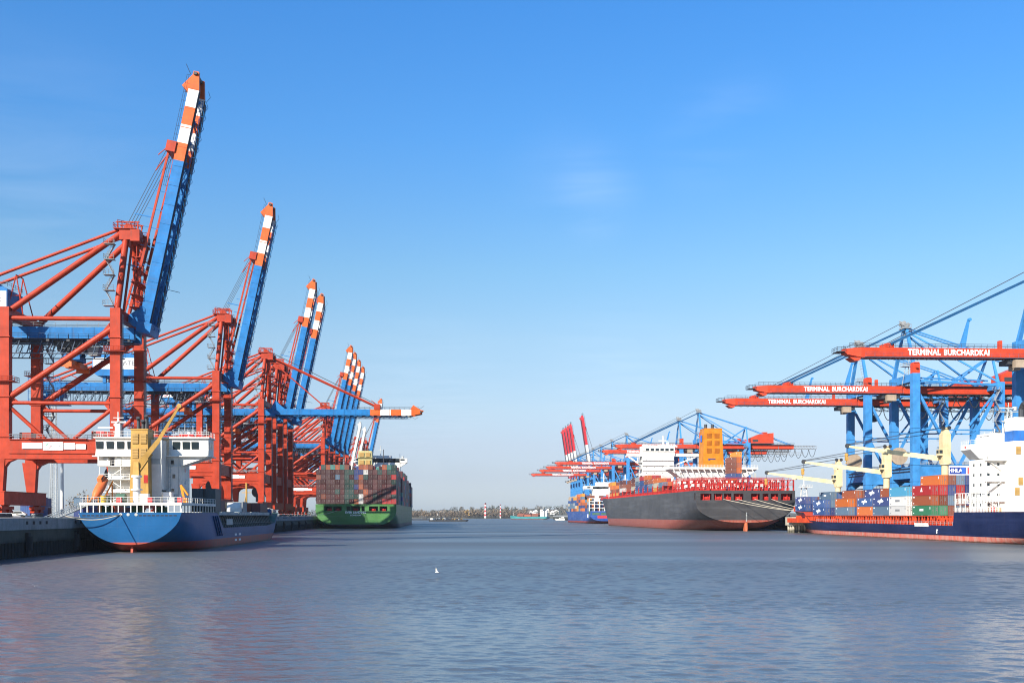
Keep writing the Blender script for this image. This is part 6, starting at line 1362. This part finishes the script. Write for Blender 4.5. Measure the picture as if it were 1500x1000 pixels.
stern_band(ship, 18, 0, 7.2, 9.2, 10.6, [(-16.5, -10), (-9, -2), (-1, 6), (7, 16)], HF)
MB().box(-12, -4, -.08, -.01, 4.6, 6.8).build('stern_panel', M['sign_red'], ship)
b = MB()
for k in range(9): x = -17.5 + k * 4.37; b.box(x - .35, x + .35, 11.0, 11.8, 10.6, 21.5)
for z in (13.5, 16.4, 19.3, 21.5): b.box(-17.8, 17.8, 10.9, 11.9, z - .4, z)
b.build('lashing_bridge', M['white'], ship)
b = MB(); b.box(-10, 10, 44, 54, 10.6, 32); b.box(-18, 18, 44, 48, 30, 32.6); b.box(-7, 7, 44.5, 52, 32, 36); b.frus(0, 34, 10.6, 30, 4, 4, 3.6, 3.6); br = b.build('superstructure', W, ship)
for k in range(6): MB().box(-15 + k * 5.4, -12.2 + k * 5.4, 43.9, 44.02, 30.8, 32).build('window', M['glass'], br)
b = MB(); b.tube((0, 46, 36), (0, 46, 44), .4, 6); b.beam((-3, 46, 40), (3, 46, 40), .4, .4); b.build('radar_mast', W, ship)
MB().box(-18.1, -18, 14, 20, 5, 8).build('logo', M['letter'], ship)
far_c = []
for bi, (yb, tt) in enumerate(((13.5, 5), (60, 6), (74.2, 6), (88.4, 6), (102.6, 5), (116.8, 6), (131, 5), (145.2, 5), (159.4, 5), (173.6, 4), (187.8, 4))):
    for c in range(14):
        tb = max(2, tt - rnd.choice([0, 0, 1, 2]))
        for t in (range(tb) if c < 2 or bi < 2 else range(tb - 1, tb)): far_c.append((XF - 16.3 + 2.5 * c if yb < 170 else XF - 13.5 + 2.07 * c, YF + yb, 10.7 + t * 2.6, rnd.choice(['blue', 'slate', 'slate', 'orange', 'brown', 'amber', 'grey', 'navy', 'rust', 'cream']), 12.19, 2.58))
X, Y = XY(776, 1850)
ship = thing('container_ship', 'small turquoise container ship with white bridge under way before the far bank', 'ship', (X, Y, 0), R(62))
HT = hullpaint('hull_turquoise', (.05, .27, .28), (.35, .06, .05), .9, scuff=.15)
hull(ship, [(-34, [(0, .8), (4, 1), (6.5, 2.2), (7.5, 4.5)]), (-26, [(0, -1.5), (5, -1), (7.2, 0), (7.5, 4.5)]), (15, [(0, -1.5), (6, -1.5), (7.3, 0), (7.5, 4.2)]), (27, [(0, -1.5), (2, -1.5), (3.6, 0), (6.4, 5.5)]), (36, [(0, -1.5), (.1, -1), (.3, 1), (2, 6.5)])], HT, M['deckgreen'])
b = MB(); b.box(-6.5, 6.5, -29, -22, 4.5, 14); b.box(-8, 8, -27.5, -23, 14, 16.8); b.frus(0, -31, 4.5, 15, 1.8, 1.5, 1.5, 1.3); sp_ = b.build('superstructure', W, ship)
for k in range(5): MB().box(-6.4 + k * 2.8, -4.8 + k * 2.8, -27.56, -27.48, 15, 16.2).build('window', M['glass'], sp_)
b = MB(); b.tube((0, -25, 16.8), (0, -25, 22), .3, 6); b.tube((0, 30, 5), (0, 30, 12), .3, 6); b.build('mast', W, ship)
XT, YT = X, Y
tur = []
for k in range(3):
    for c in range(5):
        for t in range(1 + (k + c) % 2): v = Matrix.Rotation(R(62), 3, 'Z') @ Vector((-5 + 2.5 * c, -18 + 13.5 * k, 4.9 + 2.6 * t)); tur.append((XT + v.x, YT + v.y, v.z, rnd.choice(['brown', 'maroon', 'brown', 'rust']), 12.19, 2.58, R(62)))

# ---- things on the left quay: stacked boxes in the yard, van, lamp post, lattice mast
gy = 'containers stacked in the yard on the left quay'
k = 0
for yb in (282, 297, 312):
    for c in range(2):
        for t in range(2 if (yb, c) != (312, 1) else 3):
            col = ['navy', 'slate', 'blue', 'navy', 'maroon', 'slate'][k % 6]; k += 1
            container(-98 - 3.0 - c * 2.6 + 3, yb + 12, QTOP + t * 2.6, col, f'{WORD[col]} container in the quay yard, {ORD[(yb - 282) // 15]} stack from us, {ROWN[c]} column, {TIER[t]} tier', gy, H=2.58) if 0 else container(-120 + (yb - 282) * .55 + c * 12.6, yb, QTOP + t * 2.6, col, f'{WORD[col]} container in the quay yard, {ORD[(yb - 282) // 15]} stack from us, {"far" if c == 0 else "near"} end, {TIER[t]} tier', gy, H=2.58, rz=R(90))
X, Y = XY(25, 258)
car = thing('parked_car', 'small white car parked low between the red crane bogies on the quay', 'car', (X, Y, QTOP), R(96))
b = MB(); b.prism([(-2.1, .3), (2.1, .3), (2.15, .75), (1.2, .85), (.5, 1.38), (-1.2, 1.4), (-1.9, .9), (-2.12, .8)], 'x', -.85, .85); b.build('body', W, car)
for s in (-1, 1):
    MB().prism([(-1.5, .92), (1.0, .9), (.45, 1.3), (-1.15, 1.32)], 'x', min(s*.84, s*.87), max(s*.84, s*.87)).build('window', M['glass'], car)
    for yy in (-1.35, 1.35): MB().disc((s * .76, yy, .32), (1, 0, 0), .32, .22, 14).build('wheel', M['tyre'], car)
X, Y = XY(91, 292)
lp = thing('lamp_post', 'tall slender white post standing under the nearest red crane portal', 'lamp post', (X, Y, QTOP))
MB().tube((0, 0, 0), (0, 0, 17), .5, 10, .34).build('post', W, lp, smooth=40); b = MB(); b.box(-1.2, 1.2, -.3, .3, 17, 17.25); b.build('lamp_head', M['grey'], lp)
X, Y = XY(79, 560)
lm = thing('lattice_mast', 'grey lattice floodlight mast behind the nearest red crane portal', 'mast', (X, Y, QTOP))
b = MB()
for (x, y) in ((-1.6, -1.6), (1.6, -1.6), (-1.6, 1.6), (1.6, 1.6)): b.tube((x, y, 0), (x * .5, y * .5, 62), .22, 5)
for k in range(24):
    z = k * 2.55; a, c = 1.6 - .8 * z / 62, 1.6 - .8 * (z + 2.55) / 62
    for (p, q) in (((-a, -a, z), (c, -c, z + 2.55)), ((a, -a, z), (-c, -c, z + 2.55)), ((a, -a, z), (c, c, z + 2.55)), ((-a, -a, z), (-c, c, z + 2.55)), ((-a, -a, z), (a, -a, z))): b.tube(p, q, .1, 4)
b.build('lattice', M['palegrey'], lm)
b = MB(); b.box(-2.4, 2.4, -2.4, 2.4, 62, 62.3); [b.box(-2.2 + k * 1.2, -1.4 + k * 1.2, -2.6, -2.4, 62.4, 63.2) for k in range(4)]; b.build('lamp_head', M['grey'], lm)
# pale piled jetty at the corner of the right quay, seen below the black ship lines
X, Y = XY(1169, 440)
jt = thing('jetty', 'pale concrete block jetty on piles between the black ship and the navy bow', 'jetty', (X, Y, 0))
b = MB(); b.box(-2.4, 8, 0, 9, 3.0, 6.4); b.build('deck', M['pier'], jt)
for k in range(4):
    for j in range(3): MB().tube((-1.6 + k * 2.4, 1 + j * 3, -2), (-1.6 + k * 2.4, 1 + j * 3, 3.0), .5, 10).build('pile', M['pier'], jt)

# ---- the remaining boxes: individually until the 300th, then one mass
left = []
for (x, y, z, col, L, H, c, bi, t) in green_rest:
    if c == 16 and bi < 7: container(x, y, z, col, f'{WORD[col]} container on the green ship water side, {ORD[bi + 1]} bay from the stern, {TIER[t]} tier', 'containers stacked on the green ship', H=H)
    else: left.append((x, y, z, col, L, H, 0))
left += [(*c, 0) for c in far_c] + tur
for (x, y, z, col, L, H) in REST: left.append((x, y, z, col, L, H, 0))
cols = sorted({c[3] for c in left}); b = MB()
for (x, y, z, col, L, H, rz) in left:
    q = MB(); q.box(-CW/2, CW/2, 0, L, 0.02, H); c_, s_ = math.cos(rz), math.sin(rz)
    b.add([(x + v[0]*c_ - v[1]*s_, y + v[0]*s_ + v[1]*c_, z + v[2]) for v in q.v], q.f, cols.index(col))
o = b.build('container_mass', [CM[c] for c in cols]); tag(o, 'remaining containers stacked in the bays of the distant ships', 'containers', kind='stuff')
print('individual containers', NCONT[0], 'in the mass', len(left))

# ---- air: thin even haze over the harbour, sky outside
hz = MB().box(-3300, 3300, -3300, 3300, -3.2, 124).build('haze', newmat('haze_air')[0])
hm = hz.data.materials[0].node_tree; hm.nodes.remove(hm.nodes['Principled BSDF'])
pv = hm.nodes.new('ShaderNodeVolumePrincipled'); pv.inputs['Color'].default_value = (.86, .92, 1, 1); pv.inputs['Density'].default_value = 0.00005; pv.inputs['Anisotropy'].default_value = .3
hm.links.new(pv.outputs[0], hm.nodes['Material Output'].inputs['Volume'])
tag(hz, kind='stuff')
